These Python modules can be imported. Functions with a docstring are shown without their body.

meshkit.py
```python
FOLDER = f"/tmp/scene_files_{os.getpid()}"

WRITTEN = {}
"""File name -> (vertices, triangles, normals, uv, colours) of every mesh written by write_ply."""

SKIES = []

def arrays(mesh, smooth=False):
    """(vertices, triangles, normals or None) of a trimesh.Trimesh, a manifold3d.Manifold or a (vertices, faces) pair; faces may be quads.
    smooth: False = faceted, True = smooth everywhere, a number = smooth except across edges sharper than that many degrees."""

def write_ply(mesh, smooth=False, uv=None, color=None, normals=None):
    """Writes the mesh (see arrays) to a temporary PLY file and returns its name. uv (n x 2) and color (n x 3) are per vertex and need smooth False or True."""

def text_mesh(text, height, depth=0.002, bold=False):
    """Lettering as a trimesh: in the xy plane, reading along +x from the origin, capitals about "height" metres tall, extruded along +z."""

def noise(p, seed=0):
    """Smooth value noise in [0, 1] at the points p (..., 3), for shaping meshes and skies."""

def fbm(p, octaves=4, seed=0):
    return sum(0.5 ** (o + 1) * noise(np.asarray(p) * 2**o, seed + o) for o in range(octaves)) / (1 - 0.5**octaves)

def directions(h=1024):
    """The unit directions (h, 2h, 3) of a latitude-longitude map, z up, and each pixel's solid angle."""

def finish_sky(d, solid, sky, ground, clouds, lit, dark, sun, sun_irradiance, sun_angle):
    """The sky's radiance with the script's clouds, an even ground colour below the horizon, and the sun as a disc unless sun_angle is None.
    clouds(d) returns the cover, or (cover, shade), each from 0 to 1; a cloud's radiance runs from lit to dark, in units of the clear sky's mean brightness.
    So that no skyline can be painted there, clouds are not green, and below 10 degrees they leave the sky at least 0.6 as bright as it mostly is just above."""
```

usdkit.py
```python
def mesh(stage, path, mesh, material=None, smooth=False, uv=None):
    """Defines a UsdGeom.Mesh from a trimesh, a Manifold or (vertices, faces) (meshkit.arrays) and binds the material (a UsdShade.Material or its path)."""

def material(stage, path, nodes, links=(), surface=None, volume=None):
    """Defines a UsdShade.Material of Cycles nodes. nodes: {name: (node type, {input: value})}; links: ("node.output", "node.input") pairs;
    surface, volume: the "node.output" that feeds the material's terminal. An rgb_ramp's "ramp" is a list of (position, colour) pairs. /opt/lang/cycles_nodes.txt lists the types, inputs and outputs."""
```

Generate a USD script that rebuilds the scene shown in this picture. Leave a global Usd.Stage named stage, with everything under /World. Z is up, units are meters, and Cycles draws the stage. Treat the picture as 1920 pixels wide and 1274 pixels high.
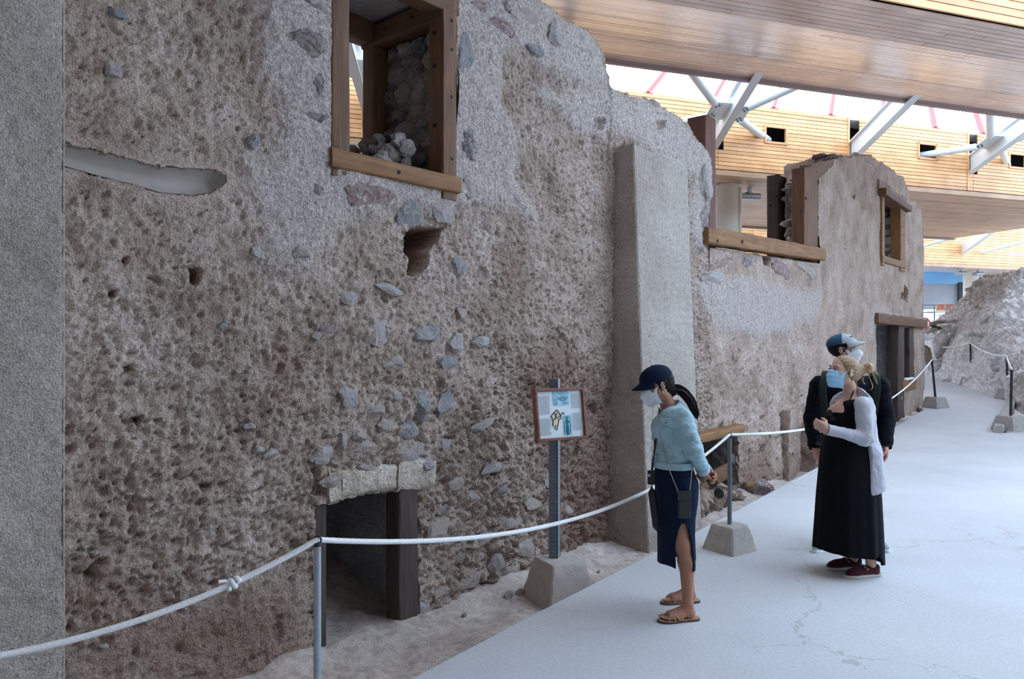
import math, random, numpy as np, trimesh, usdkit, meshkit
from pxr import Usd, UsdGeom, UsdLux, UsdShade, Gf, Sdf, Vt
from scipy.spatial import Delaunay
from shapely.geometry import Polygon, Point
import shapely

stage = Usd.Stage.CreateInMemory()
UsdGeom.SetStageUpAxis(stage, UsdGeom.Tokens.z)
UsdGeom.Xform.Define(stage, '/World')
# ------------------------------------------------------------------ camera, sky, exposure
EYE = 1.78                       # photographer's phone, metres above the path
FPX = 1400.0                     # focal length in pixels of a 1920 wide frame
cam = UsdGeom.Camera.Define(stage, '/World/Camera')
cam.CreateHorizontalApertureAttr(36.0)
cam.CreateVerticalApertureAttr(36.0 * 1274 / 1920)
cam.CreateFocalLengthAttr(36.0 * FPX / 1920)
cam.CreateClippingRangeAttr(Gf.Vec2f(0.05, 500))
cam.AddTransformOp().Set(Gf.Matrix4d(1, 0, 0, 0, 0, 0, 1, 0, 0, -1, 0, 0, 0, 0, EYE, 1))
cam.CreateExposureAttr(-1.68)
dome = UsdLux.DomeLight.Define(stage, '/World/Sky')
dome.CreateIntensityAttr(1.0)
dome.CreateColorAttr(Gf.Vec3f(3.1, 4.0, 5.25))

rng = np.random.default_rng(7)
random.seed(7)
# ------------------------------------------------------------------ naming helpers
_used = {}
def numbered(base, name):
    k = (base, name)
    n = _used.get(k, -1) + 1
    _used[k] = n
    return name if n == 0 else f'{name}_{n:03d}'

class T:
    """a top-level thing or a part; loc is the world position of its origin"""
    def __init__(s, path, loc):
        s.path, s.loc = path, np.asarray(loc, float)

def tag(prim, label=None, cat=None, group=None, kind=None):
    for k, v in (('label', label), ('category', cat), ('group', group), ('kind', kind)):
        if v: prim.SetCustomDataByKey(k, v)

def thing(name, label, cat, loc=(0, 0, 0), group=None, kind=None):
    path = '/World/' + numbered('/World', name)
    x = UsdGeom.Xform.Define(stage, path)
    if any(abs(c) > 1e-9 for c in loc): x.AddTranslateOp().Set(Gf.Vec3d(*map(float, loc)))
    tag(x.GetPrim(), label, cat, group, kind)
    return T(path, loc)

def vf(m):
    if isinstance(m, (tuple, list)):
        v, f = np.asarray(m[0], float), np.asarray(m[1], int)
        if f.shape[1] == 4: f = np.vstack([f[:, [0, 1, 2]], f[:, [0, 2, 3]]])
        return v, f
    return np.asarray(m.vertices, float), np.asarray(m.faces, int)

def part(parent, name, m, mat, smooth=False, label=None, kind=None, prim=None):
    v, f = vf(m)
    path = parent.path + '/' + numbered(parent.path, name)
    mm = usdkit.mesh(stage, path, trimesh.Trimesh(v - parent.loc, f, process=False), M[mat] if isinstance(mat, str) else mat, smooth)
    tag(mm.GetPrim(), label, None, None, kind)
    if prim:
        for k, a in prim.items():
            UsdGeom.PrimvarsAPI(mm).CreatePrimvar(k, Sdf.ValueTypeNames.FloatArray, 'vertex').Set(Vt.FloatArray.FromNumpy(np.asarray(a, np.float32)))
    return T(path, parent.loc)

def single(name, m, mat, label, cat, smooth=False, group=None, kind=None, prim=None):
    """a thing that is one mesh"""
    v, f = vf(m)
    path = '/World/' + numbered('/World', name)
    mm = usdkit.mesh(stage, path, trimesh.Trimesh(v, f, process=False), M[mat], smooth)
    tag(mm.GetPrim(), label, cat, group, kind)
    if prim:
        for k, a in prim.items():
            UsdGeom.PrimvarsAPI(mm).CreatePrimvar(k, Sdf.ValueTypeNames.FloatArray, 'vertex').Set(Vt.FloatArray.FromNumpy(np.asarray(a, np.float32)))
    return T(path, (0, 0, 0))

cat_ = trimesh.util.concatenate
def join(*ms):
    vs, fs, n = [], [], 0
    for m in ms:
        v, f = vf(m)
        vs.append(v); fs.append(f + n); n += len(v)
    return np.vstack(vs), np.vstack(fs)

# ------------------------------------------------------------------ geometry helpers
def unit(v):
    v = np.asarray(v, float)
    return v / np.linalg.norm(v)

def box(c, s, ax=None):
    """box centred at c with sizes s along the axes ax (3 rows)"""
    b = trimesh.creation.box(s)
    v = np.asarray(b.vertices)
    if ax is not None: v = v @ np.asarray(ax, float)
    return v + np.asarray(c, float), np.asarray(b.faces)

def grid_faces(nr, nc, wrap=False):
    i = np.arange(nr * nc).reshape(nr, nc)
    if wrap: i = np.hstack([i, i[:, :1]])
    a, b, c, d = i[:-1, :-1], i[:-1, 1:], i[1:, 1:], i[1:, :-1]
    return np.stack([a, b, c, d], -1).reshape(-1, 4)

def frames(P):
    P = np.asarray(P, float)
    t = np.gradient(P, axis=0)
    t /= np.maximum(np.linalg.norm(t, axis=1, keepdims=True), 1e-12)
    up = np.array([0, 0, 1.0]) if abs(t[0] @ [0, 0, 1]) < 0.9 else np.array([1.0, 0, 0])
    a = np.zeros_like(P)
    x = unit(np.cross(up, t[0]))
    for k in range(len(P)):
        x = unit(x - t[k] * (x @ t[k])); a[k] = x
    return t, a, np.cross(t, a)

def tube(P, r, n=10, caps=True, flat=None):
    P = np.asarray(P, float)
    t, a, b = frames(P)
    r = np.broadcast_to(np.asarray(r, float), (len(P),))
    th = np.linspace(0, 2 * np.pi, n, endpoint=False)
    ring = np.cos(th)[None, :, None] * a[:, None] + np.sin(th)[None, :, None] * b[:, None] * (flat or 1.0)
    v = (P[:, None] + ring * r[:, None, None]).reshape(-1, 3)
    f = grid_faces(len(P), n, True)
    f = np.vstack([f[:, [0, 1, 2]], f[:, [0, 2, 3]]])
    if caps:
        v = np.vstack([v, P[:1], P[-1:]])
        k, e = len(P) * n, (len(P) - 1) * n
        i = np.arange(n); j = (i + 1) % n
        f = np.vstack([f, np.stack([np.full(n, k), j, i], 1), np.stack([np.full(n, k + 1), e + i, e + j], 1)])
    return v, f

def timber(p0, p1, w, h, side, seed=0, amp=0.006, cham=0.012, seg=None):
    """squared, slightly irregular timber from p0 to p1; w along side, h along the third axis"""
    p0, p1 = np.asarray(p0, float), np.asarray(p1, float)
    L = np.linalg.norm(p1 - p0); t = (p1 - p0) / L
    a = unit(np.asarray(side, float) - t * (np.asarray(side, float) @ t)); b = np.cross(t, a)
    n = seg or max(4, int(L / 0.08))
    prof = []
    for sx, sy in ((1, 1), (-1, 1), (-1, -1), (1, -1)):
        q = [(sx * (w / 2 - cham), sy * h / 2), (sx * w / 2, sy * (h / 2 - cham))]
        prof += q if sx * sy < 0 else q[::-1]
    # subdivide the flats so that they can dent
    pr = []
    for k in range(8):
        c, d = np.array(prof[k]), np.array(prof[(k + 1) % 8])
        m = 3 if np.linalg.norm(d - c) > 3 * cham else 1
        pr += [c + (d - c) * j / m for j in range(m)]
    pr = np.array(pr); m = len(pr)
    s = np.linspace(0, 1, n + 1)
    v = p0 + (s * L)[:, None, None] * t + pr[None, :, :1] * a + pr[None, :, 1:] * b
    v = v.reshape(-1, 3)
    q = np.stack([v @ t * 4, v @ a * 14, v @ b * 14], 1)
    nz = np.stack([meshkit.fbm(q + 17.3 * seed + o, 3) for o in (0, 40)], 1) - 0.5
    v = v + 2 * amp * (nz[:, :1] * a + nz[:, 1:] * b)
    f = grid_faces(n + 1, m, True); f = np.vstack([f[:, [0, 1, 2]], f[:, [0, 2, 3]]])
    k = len(v); v = np.vstack([v, [p0], [p1]]); i = np.arange(m); j = (i + 1) % m; e = n * m
    f = np.vstack([f, np.stack([np.full(m, k), j, i], 1), np.stack([np.full(m, k + 1), e + i, e + j], 1)])
    return v, f

def rock(c, size, seed, ax=None, sub=3, planes=9, rough=0.10, cut=0.78):
    """angular stone: an icosphere planed off by random flats, then roughened"""
    r = np.random.default_rng(seed)
    m = trimesh.creation.icosphere(sub)
    v = np.array(m.vertices)
    for _ in range(planes):
        n = unit(r.normal(size=3)); d = cut * r.uniform(0.8, 1.12)
        v -= np.maximum(0, v @ n - d)[:, None] * n
    nz = meshkit.fbm(v * 1.6 + seed * 3.7, 3) - 0.5
    nz2 = meshkit.fbm(v * 5 + seed * 1.3, 3) - 0.5
    v *= (1 + rough * (2.2 * nz + 1.3 * nz2))[:, None]
    v = v * (np.asarray(size, float) / 2)
    if ax is not None: v = v @ np.asarray(ax, float)
    return v + np.asarray(c, float), np.asarray(m.faces)

def frustum_block(c, wb, wt, h, ax, cham=0.012, seed=0):
    """cast concrete foot: square frustum with worn edges; c = centre of its base"""
    import manifold3d as m3
    def pts(w, z, e): return [(sx * (w / 2 - e * (k == 0)), sy * (w / 2 - e * (k == 1)), z) for sx in (1, -1) for sy in (1, -1) for k in (0, 1)]
    P = pts(wb, 0, cham) + pts(wt, h - cham, cham) + pts(wt - 1.6 * cham, h, cham)
    mm = m3.Manifold.hull_points(np.array(P)).refine_to_length(0.035).to_mesh()
    v = np.array(mm.vert_properties[:, :3]); f = np.array(mm.tri_verts)
    nz = meshkit.fbm(v * 16 + seed * 9.1, 3)[:, None] - 0.5
    k = v[:, 2:] > 0.002
    v = v + k * nz * 0.012 * np.stack([np.sign(v[:, 0]), np.sign(v[:, 1]), 0 * v[:, 0]], 1)
    a = np.vstack([np.append(ax, 0), np.append([-ax[1], ax[0]], 0), [0, 0, 1]])
    return v @ a + np.asarray(c, float), f

# ------------------------------------------------------------------ pixel -> world (used only to take positions off the photograph)
def ray(px, py): return np.array([(px - 960) / FPX, 1.0, -(py - 637) / FPX])
def at(px, py, Y): return np.array([0, 0, EYE]) + ray(px, py) * Y
W0 = np.array([-1.2, 4.83]); U2 = np.array([0.6494, 0.7604]); N2 = np.array([0.7604, -0.6494])
U = np.append(U2, 0); N = np.append(N2, 0); Z = np.array([0, 0, 1.0])
def F(t, z, d=0.0):
    """facade coordinates: along the wall, height, distance in front of it"""
    t, z, d = np.broadcast_arrays(*(np.asarray(x, float) for x in (t, z, d)))
    return np.stack([W0[0] + U2[0] * t + N2[0] * d, W0[1] + U2[1] * t + N2[1] * d, z], -1)
def fac(px, py, d=0.0):
    q = ray(px, py); o = W0 + N2 * d
    Y = (o @ N2) / (q[:2] @ N2)
    p = np.array([0, 0, EYE]) + q * Y
    return float((p[:2] - o) @ U2), float(p[2])
R2 = np.array([0.9455, 0.3256]); P2 = np.array([-0.3256, 0.9455])
R3 = np.append(R2, 0); P3 = np.append(P2, 0)
def H(s, q, z):
    """roof coordinates: along the roof beams, across them, height"""
    s, q, z = np.broadcast_arrays(*(np.asarray(x, float) for x in (s, q, z)))
    return np.stack([R2[0] * s + P2[0] * q, R2[1] * s + P2[1] * q, z], -1)
def floor_z(x, y):
    w = 0.59 * np.asarray(x) + 0.81 * np.asarray(y) - 13
    return 0.04 * np.where(w > 1, w - 0.5, np.where(w > 0, w * w / 2, 0))
def on_floor(px, py):
    q = ray(px, py); z = 0.0
    for _ in range(30):
        Y = (EYE - z) / ((py - 637) / FPX); z = 0.5 * z + 0.5 * float(floor_z(q[0] * Y, Y))
    return np.array([q[0] * Y, Y, z])

def poly_dist(P, poly):
    """signed distance (inside negative) of points to a polygon"""
    poly = np.asarray(poly, float); d = np.full(len(P), 1e9); inside = np.zeros(len(P), bool)
    for a, b in zip(poly, np.roll(poly, -1, 0)):
        e = b - a; w = P - a
        k = np.clip(w @ e / max(e @ e, 1e-12), 0, 1)
        d = np.minimum(d, np.linalg.norm(w - k[:, None] * e, axis=1))
        c = ((a[1] <= P[:, 1]) != (b[1] <= P[:, 1]))
        with np.errstate(divide='ignore', invalid='ignore'):
            xx = a[0] + (P[:, 1] - a[1]) * e[0] / (e[1] if e[1] else 1e-12)
        inside ^= c & (P[:, 0] < xx)
    return np.where(inside, -d, d)
def sstep(a, b, x):
    t = np.clip((x - a) / (b - a), 0, 1)
    return t * t * (3 - 2 * t)

# ------------------------------------------------------------------ materials
M = {}
def mat(name, nodes, links, surface='p.BSDF'):
    M[name] = usdkit.material(stage, '/World/Looks/' + name, nodes, links, surface=surface)

def simple(name, col, rough=0.6, metal=0.0, var=0.15, scale=20.0, bump=0.0, bscale=None, spec=0.5, detail=4.0, coat=0.0, stretch=None, sheen=0.0, sss=0.0):
    c = np.array(col)
    nd = {'g': ('texture_coordinate', {}),
          'n': ('noise_texture', {'scale': scale, 'detail': detail, 'roughness': 0.6}),
          'r': ('rgb_ramp', {'ramp': [(0.28, tuple(c * (1 - var))), (0.72, tuple(np.minimum(c * (1 + var), 1)))]}),
          'p': ('principled_bsdf', {'roughness': rough, 'metallic': metal, 'specular_ior_level': spec, 'coat_weight': coat, 'coat_roughness': 0.25, 'sheen_weight': sheen, 'sheen_roughness': 0.5, 'subsurface_weight': sss, 'subsurface_radius': (1, 0.35, 0.2), 'subsurface_scale': 0.006})}
    src = 'g.object'
    lk = [('n.fac', 'r.fac'), ('r.color', 'p.base_color')]
    if stretch:
        nd['m'] = ('mapping', {'scale': stretch}); lk.append((src, 'm.vector')); src = 'm.vector'
    lk.append((src, 'n.vector'))
    if bump:
        nd['n2'] = ('noise_texture', {'scale': bscale or scale * 3, 'detail': 5.0, 'roughness': 0.65})
        nd['b'] = ('bump', {'strength': 1.0, 'distance': bump})
        lk += [(src, 'n2.vector'), ('n2.fac', 'b.height'), ('b.normal', 'p.normal')]
    mat(name, nd, lk)

def plastery(name, dark, mid, light, bump=0.02, scale=(2.2, 26, 130), attr=True, grey=(0.565, 0.485, 0.435), rust=(0.27, 0.165, 0.115)):
    """weathered mud plaster; vertex masks choose between bare mud, grey lime plaster and iron-stained mud"""
    nd = {'g': ('geometry', {}),
          'a': ('noise_texture', {'scale': scale[0], 'detail': 6.0, 'roughness': 0.62}),
          'b': ('noise_texture', {'scale': scale[1], 'detail': 5.0, 'roughness': 0.7}),
          'c': ('noise_texture', {'scale': scale[2], 'detail': 4.0, 'roughness': 0.7}),
          'v': ('voronoi_texture', {'scale': scale[1] * 1.9, 'feature': 'f1'}),
          'ra': ('rgb_ramp', {'ramp': [(0.3, dark), (0.5, mid), (0.72, light)]}),
          'rb': ('rgb_ramp', {'ramp': [(0.3, (0.62, 0.6, 0.58)), (0.5, (1.0, 1.0, 1.0)), (0.75, (1.34, 1.36, 1.38))]}),
          'rc': ('rgb_ramp', {'ramp': [(0.3, (0.58, 0.56, 0.55)), (0.5, (1.0, 1.0, 1.0)), (0.72, (1.55, 1.55, 1.55))]}),
          'm1': ('mix_color', {'blend_type': 'multiply', 'fac': 0.85, 'use_clamp_result': False}),
          'm2': ('mix_color', {'blend_type': 'multiply', 'fac': 0.9, 'use_clamp_result': False}),
          'h1': ('math', {'math_type': 'multiply_add', 'value2': 0.35}),
          'h2': ('math', {'math_type': 'multiply_add', 'value2': 0.45}),
          'bp': ('bump', {'strength': 1.0, 'distance': bump}),
          'p': ('principled_bsdf', {'roughness': 0.93, 'specular_ior_level': 0.2})}
    lk = [('g.position', x + '.vector') for x in ('a', 'b', 'c', 'v')]
    lk += [('a.fac', 'ra.fac'), ('b.fac', 'rb.fac'), ('c.fac', 'rc.fac')]
    top = 'ra.color'
    if attr:
        nd |= {'at': ('attribute', {'attribute': 'plaster'}), 'ar': ('attribute', {'attribute': 'rust'}),
               'gp': ('rgb_ramp', {'ramp': [(0.3, tuple(np.array(grey) * 0.78)), (0.55, grey), (0.75, tuple(np.array(grey) * 1.2))]}),
               'x1': ('mix_color', {'blend_type': 'mix'}), 'x2': ('mix_color', {'blend_type': 'mix', 'b': rust})}
        lk += [('b.fac', 'gp.fac'), ('ra.color', 'x2.a'), ('ar.fac', 'x2.fac'), ('x2.result', 'x1.a'), ('gp.color', 'x1.b'), ('at.fac', 'x1.fac')]
        top = 'x1.result'
    lk += [(top, 'm1.a'), ('rb.color', 'm1.b'), ('m1.result', 'm2.a'), ('rc.color', 'm2.b'), ('m2.result', 'p.base_color'),
           ('v.distance', 'h1.value1'), ('b.fac', 'h1.value3'), ('c.fac', 'h2.value1'), ('h1.value', 'h2.value3'), ('h2.value', 'bp.height'), ('bp.normal', 'p.normal')]
    mat(name, nd, lk)

plastery('mud_plaster', (0.345, 0.252, 0.195), (0.51, 0.392, 0.318), (0.66, 0.545, 0.465), bump=0.03, scale=(2.2, 34, 110))
plastery('brown_stone', (0.22, 0.16, 0.12), (0.33, 0.25, 0.2), (0.46, 0.37, 0.31), bump=0.022, attr=False)
plastery('pier_plaster', (0.33, 0.238, 0.18), (0.44, 0.33, 0.258), (0.54, 0.425, 0.345), bump=0.014, scale=(1.6, 18, 90))
plastery('rubble_fill', (0.2, 0.17, 0.155), (0.3, 0.265, 0.245), (0.42, 0.38, 0.36), bump=0.02, attr=False)
plastery('mound', (0.58, 0.54, 0.525), (0.74, 0.70, 0.68), (0.84, 0.81, 0.79), bump=0.04, attr=False, scale=(1.5, 9, 40))
plastery('sand', (0.36, 0.30, 0.262), (0.46, 0.39, 0.345), (0.55, 0.485, 0.435), bump=0.006, attr=False, scale=(1.2, 14, 120))
plastery('niche', (0.32, 0.30, 0.29), (0.44, 0.42, 0.41), (0.56, 0.54, 0.53), bump=0.02, attr=False)
plastery('roughcast', (0.47, 0.395, 0.335), (0.57, 0.49, 0.425), (0.67, 0.59, 0.52), bump=0.024, attr=False, scale=(1.3, 60, 150))
plastery('lime_stone', (0.36, 0.30, 0.235), (0.49, 0.415, 0.335), (0.6, 0.53, 0.45), bump=0.015, attr=False, scale=(5, 22, 80))
def stone_mat(name, a, b, c, mud=0.44):
    """stone with streaks of dried mud left on it"""
    nd = {'g': ('geometry', {}), 'n': ('noise_texture', {'scale': 17.0, 'detail': 7.0, 'roughness': 0.72, 'distortion': 0.5}), 'k': ('noise_texture', {'scale': 90.0, 'detail': 4.0, 'roughness': 0.7}),
          'mu': ('noise_texture', {'scale': 13.0, 'detail': 7.0, 'roughness': 0.75, 'distortion': 1.2}), 'r': ('rgb_ramp', {'ramp': [(0.3, a), (0.5, b), (0.72, c)]}),
          'mr': ('map_range', {'from_min': mud, 'from_max': mud + 0.16, 'to_min': 0.0, 'to_max': 0.85, 'clamp': True}),
          'rk': ('rgb_ramp', {'ramp': [(0.3, (0.66, 0.66, 0.66)), (0.52, (1.0, 1.0, 1.0)), (0.74, (1.4, 1.4, 1.4))]}),
          'x': ('mix_color', {'blend_type': 'mix', 'b': (0.46, 0.385, 0.335)}), 'm': ('mix_color', {'blend_type': 'multiply', 'fac': 0.9, 'use_clamp_result': False}),
          'h': ('math', {'math_type': 'multiply_add', 'value2': 0.5}), 'bp': ('bump', {'strength': 1.0, 'distance': 0.022}),
          'p': ('principled_bsdf', {'roughness': 0.9, 'specular_ior_level': 0.25})}
    mat(name, nd, [('g.position', t + '.vector') for t in ('n', 'k', 'mu')] + [('n.fac', 'r.fac'), ('mu.fac', 'mr.value'), ('r.color', 'x.a'), ('mr.result', 'x.fac'), ('k.fac', 'rk.fac'), ('x.result', 'm.a'), ('rk.color', 'm.b'), ('m.result', 'p.base_color'),
        ('k.fac', 'h.value1'), ('mu.fac', 'h.value3'), ('h.value', 'bp.height'), ('bp.normal', 'p.normal')])
stone_mat('stone_blue', (0.14, 0.145, 0.155), (0.235, 0.245, 0.26), (0.39, 0.39, 0.4))
stone_mat('stone_pale', (0.3, 0.3, 0.31), (0.42, 0.42, 0.43), (0.56, 0.56, 0.57), 0.38)
stone_mat('stone_purple', (0.135, 0.1, 0.1), (0.21, 0.16, 0.165), (0.36, 0.31, 0.31))
stone_mat('stone_maroon', (0.15, 0.09, 0.085), (0.24, 0.145, 0.14), (0.4, 0.3, 0.29))
stone_mat('stone_dark', (0.08, 0.075, 0.08), (0.14, 0.135, 0.145), (0.27, 0.26, 0.27))
stone_mat('stone_tan', (0.27, 0.23, 0.19), (0.38, 0.335, 0.29), (0.5, 0.45, 0.4), 0.38)
stone_mat('stone_lilac', (0.24, 0.22, 0.235), (0.36, 0.335, 0.35), (0.5, 0.475, 0.49), 0.38)
STONES = dict(b='stone_blue', p='stone_pale', v='stone_purple', m='stone_maroon', d='stone_dark', t='stone_tan', l='stone_lilac')

def wood(name, a, b, axis, ring=28.0, rough=0.6, coat=0.0, bump=0.004, knots=0.0):
    """grain stretched along a world axis"""
    ax = unit(axis); h = unit(np.cross(ax, [0, 0, 1]) if abs(ax[2]) < 0.9 else [1.0, 0, 0])
    # rotate the world so that the grain runs along x
    yaw = math.atan2(ax[1], ax[0]) if abs(ax[2]) < 0.9 else 0.0
    st = (0.06, 1, 1) if abs(ax[2]) < 0.9 else (1, 1, 0.06)
    nd = {'g': ('geometry', {}), 'rot': ('vector_rotate', {'rotate_type': 'z_axis', 'angle': -yaw}), 'm': ('mapping', {'scale': st}),
          'n': ('noise_texture', {'scale': ring, 'detail': 6.0, 'roughness': 0.65, 'distortion': 0.6}),
          'n3': ('noise_texture', {'scale': ring * 0.12, 'detail': 3.0}),
          'r': ('rgb_ramp', {'ramp': [(0.3, a), (0.68, b)]}),
          'r3': ('rgb_ramp', {'ramp': [(0.3, (0.84, 0.82, 0.8)), (0.7, (1.12, 1.12, 1.12))]}),
          'mx': ('mix_color', {'blend_type': 'multiply', 'fac': 1.0, 'use_clamp_result': False}),
          'bp': ('bump', {'strength': 1.0, 'distance': bump}),
          'p': ('principled_bsdf', {'roughness': rough, 'coat_weight': coat, 'coat_roughness': 0.3, 'specular_ior_level': 0.4})}
    lk = [('g.position', 'rot.vector'), ('rot.vector', 'm.vector'), ('m.vector', 'n.vector'), ('g.position', 'n3.vector'), ('n.fac', 'r.fac'), ('n3.fac', 'r3.fac'),
          ('r.color', 'mx.a'), ('r3.color', 'mx.b'), ('mx.result', 'p.base_color'), ('n.fac', 'bp.height'), ('bp.normal', 'p.normal')]
    mat(name, nd, lk)

for k, s in enumerate((1.0, 0.9, 1.08, 0.82)):
    wood(f'larch_{"abcd"[k]}', tuple(np.minimum(np.array((0.80, 0.40, 0.165)) * s, .95)), tuple(np.minimum(np.array((0.92, 0.51, 0.23)) * s, .97)), R3, ring=16, rough=0.42, coat=0.15, bump=0.0006)
    wood(f'soffit_{"abcd"[k]}', tuple(np.minimum(np.array((0.78, 0.53, 0.41)) * s, .95)), tuple(np.minimum(np.array((0.90, 0.67, 0.55)) * s, .95)), R3, ring=16, rough=0.22, coat=0.9, bump=0.0006)
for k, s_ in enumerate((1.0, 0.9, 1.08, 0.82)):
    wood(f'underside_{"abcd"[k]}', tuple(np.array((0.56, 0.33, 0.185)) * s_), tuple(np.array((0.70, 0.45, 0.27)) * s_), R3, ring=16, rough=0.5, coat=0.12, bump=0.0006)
wood('timber_up', (0.075, 0.034, 0.015), (0.185, 0.088, 0.038), Z, ring=34, rough=0.7)
wood('timber_red', (0.085, 0.035, 0.024), (0.18, 0.08, 0.055), Z, ring=34, rough=0.7)
wood('timber_dark', (0.035, 0.024, 0.02), (0.085, 0.058, 0.048), Z, ring=34, rough=0.75)
wood('timber_along', (0.135, 0.058, 0.018), (0.275, 0.135, 0.048), U, ring=34, rough=0.7)
wood('timber_brown', (0.08, 0.036, 0.016), (0.165, 0.082, 0.036), U, ring=34, rough=0.7)
wood('timber_across', (0.07, 0.034, 0.016), (0.15, 0.076, 0.036), N, ring=34, rough=0.7)
wood('sign_wood', (0.14, 0.045, 0.025), (0.27, 0.1, 0.06), (1, 0.3, 0), ring=30, rough=0.45)
simple('white_steel', (0.74, 0.76, 0.76), 0.4, var=0.03, scale=3)
simple('red_steel', (0.40, 0.05, 0.035), 0.5, var=0.08)
simple('gutter_steel', (0.3, 0.22, 0.2), 0.5, var=0.1)
simple('galv', (0.36, 0.40, 0.43), 0.42, 0.75, var=0.12, scale=30, bump=0.0008, bscale=60)
simple('galv_dark', (0.16, 0.175, 0.19), 0.5, 0.5, var=0.15, scale=30)
simple('black_metal', (0.015, 0.015, 0.016), 0.45)
simple('hole_dark', (0.012, 0.01, 0.009), 0.9)
simple('backing', (0.05, 0.04, 0.035), 0.9)
simple('concrete', (0.43, 0.385, 0.335), 0.9, var=0.14, scale=14, bump=0.006, bscale=70)
simple('concrete_grey', (0.36, 0.335, 0.31), 0.9, var=0.16, scale=14, bump=0.006, bscale=70)
simple('column_paint', (0.74, 0.71, 0.62), 0.6, var=0.04, scale=2)
simple('wall_white', (0.7, 0.71, 0.72), 0.7, var=0.05, scale=1)
simple('wall_grey', (0.42, 0.45, 0.5), 0.7, var=0.2, scale=0.6)
simple('blue_glass', (0.22, 0.5, 0.82), 0.25, var=0.1, scale=0.3)
simple('banner', (0.8, 0.5, 0.28), 0.7, var=0.08)
simple('banner_red', (0.6, 0.09, 0.05), 0.7)
simple('rope_white', (0.78, 0.77, 0.75), 0.8, var=0.1, scale=90, bump=0.002, bscale=160)
simple('groove', (0.37, 0.325, 0.285), 0.85, var=0.1, scale=6, bump=0.0012, bscale=140)
simple('paper', (0.66, 0.70, 0.71), 0.35, var=0.03, scale=8)
simple('print_grey', (0.33, 0.36, 0.38), 0.5, var=0.1)
simple('print_blue', (0.25, 0.47, 0.56), 0.4, var=0.35, scale=28)
simple('print_teal', (0.18, 0.45, 0.52), 0.4, var=0.3, scale=22)
simple('print_deep', (0.05, 0.19, 0.25), 0.4)
simple('print_cream', (0.66, 0.57, 0.38), 0.4, var=0.08)
simple('print_black', (0.02, 0.02, 0.025), 0.5)
simple('tag_yellow', (0.5, 0.3, 0.08), 0.6, var=0.15)
simple('sign_red', (0.65, 0.05, 0.06), 0.5)
simple('sign_white', (0.85, 0.85, 0.84), 0.5)
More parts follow.
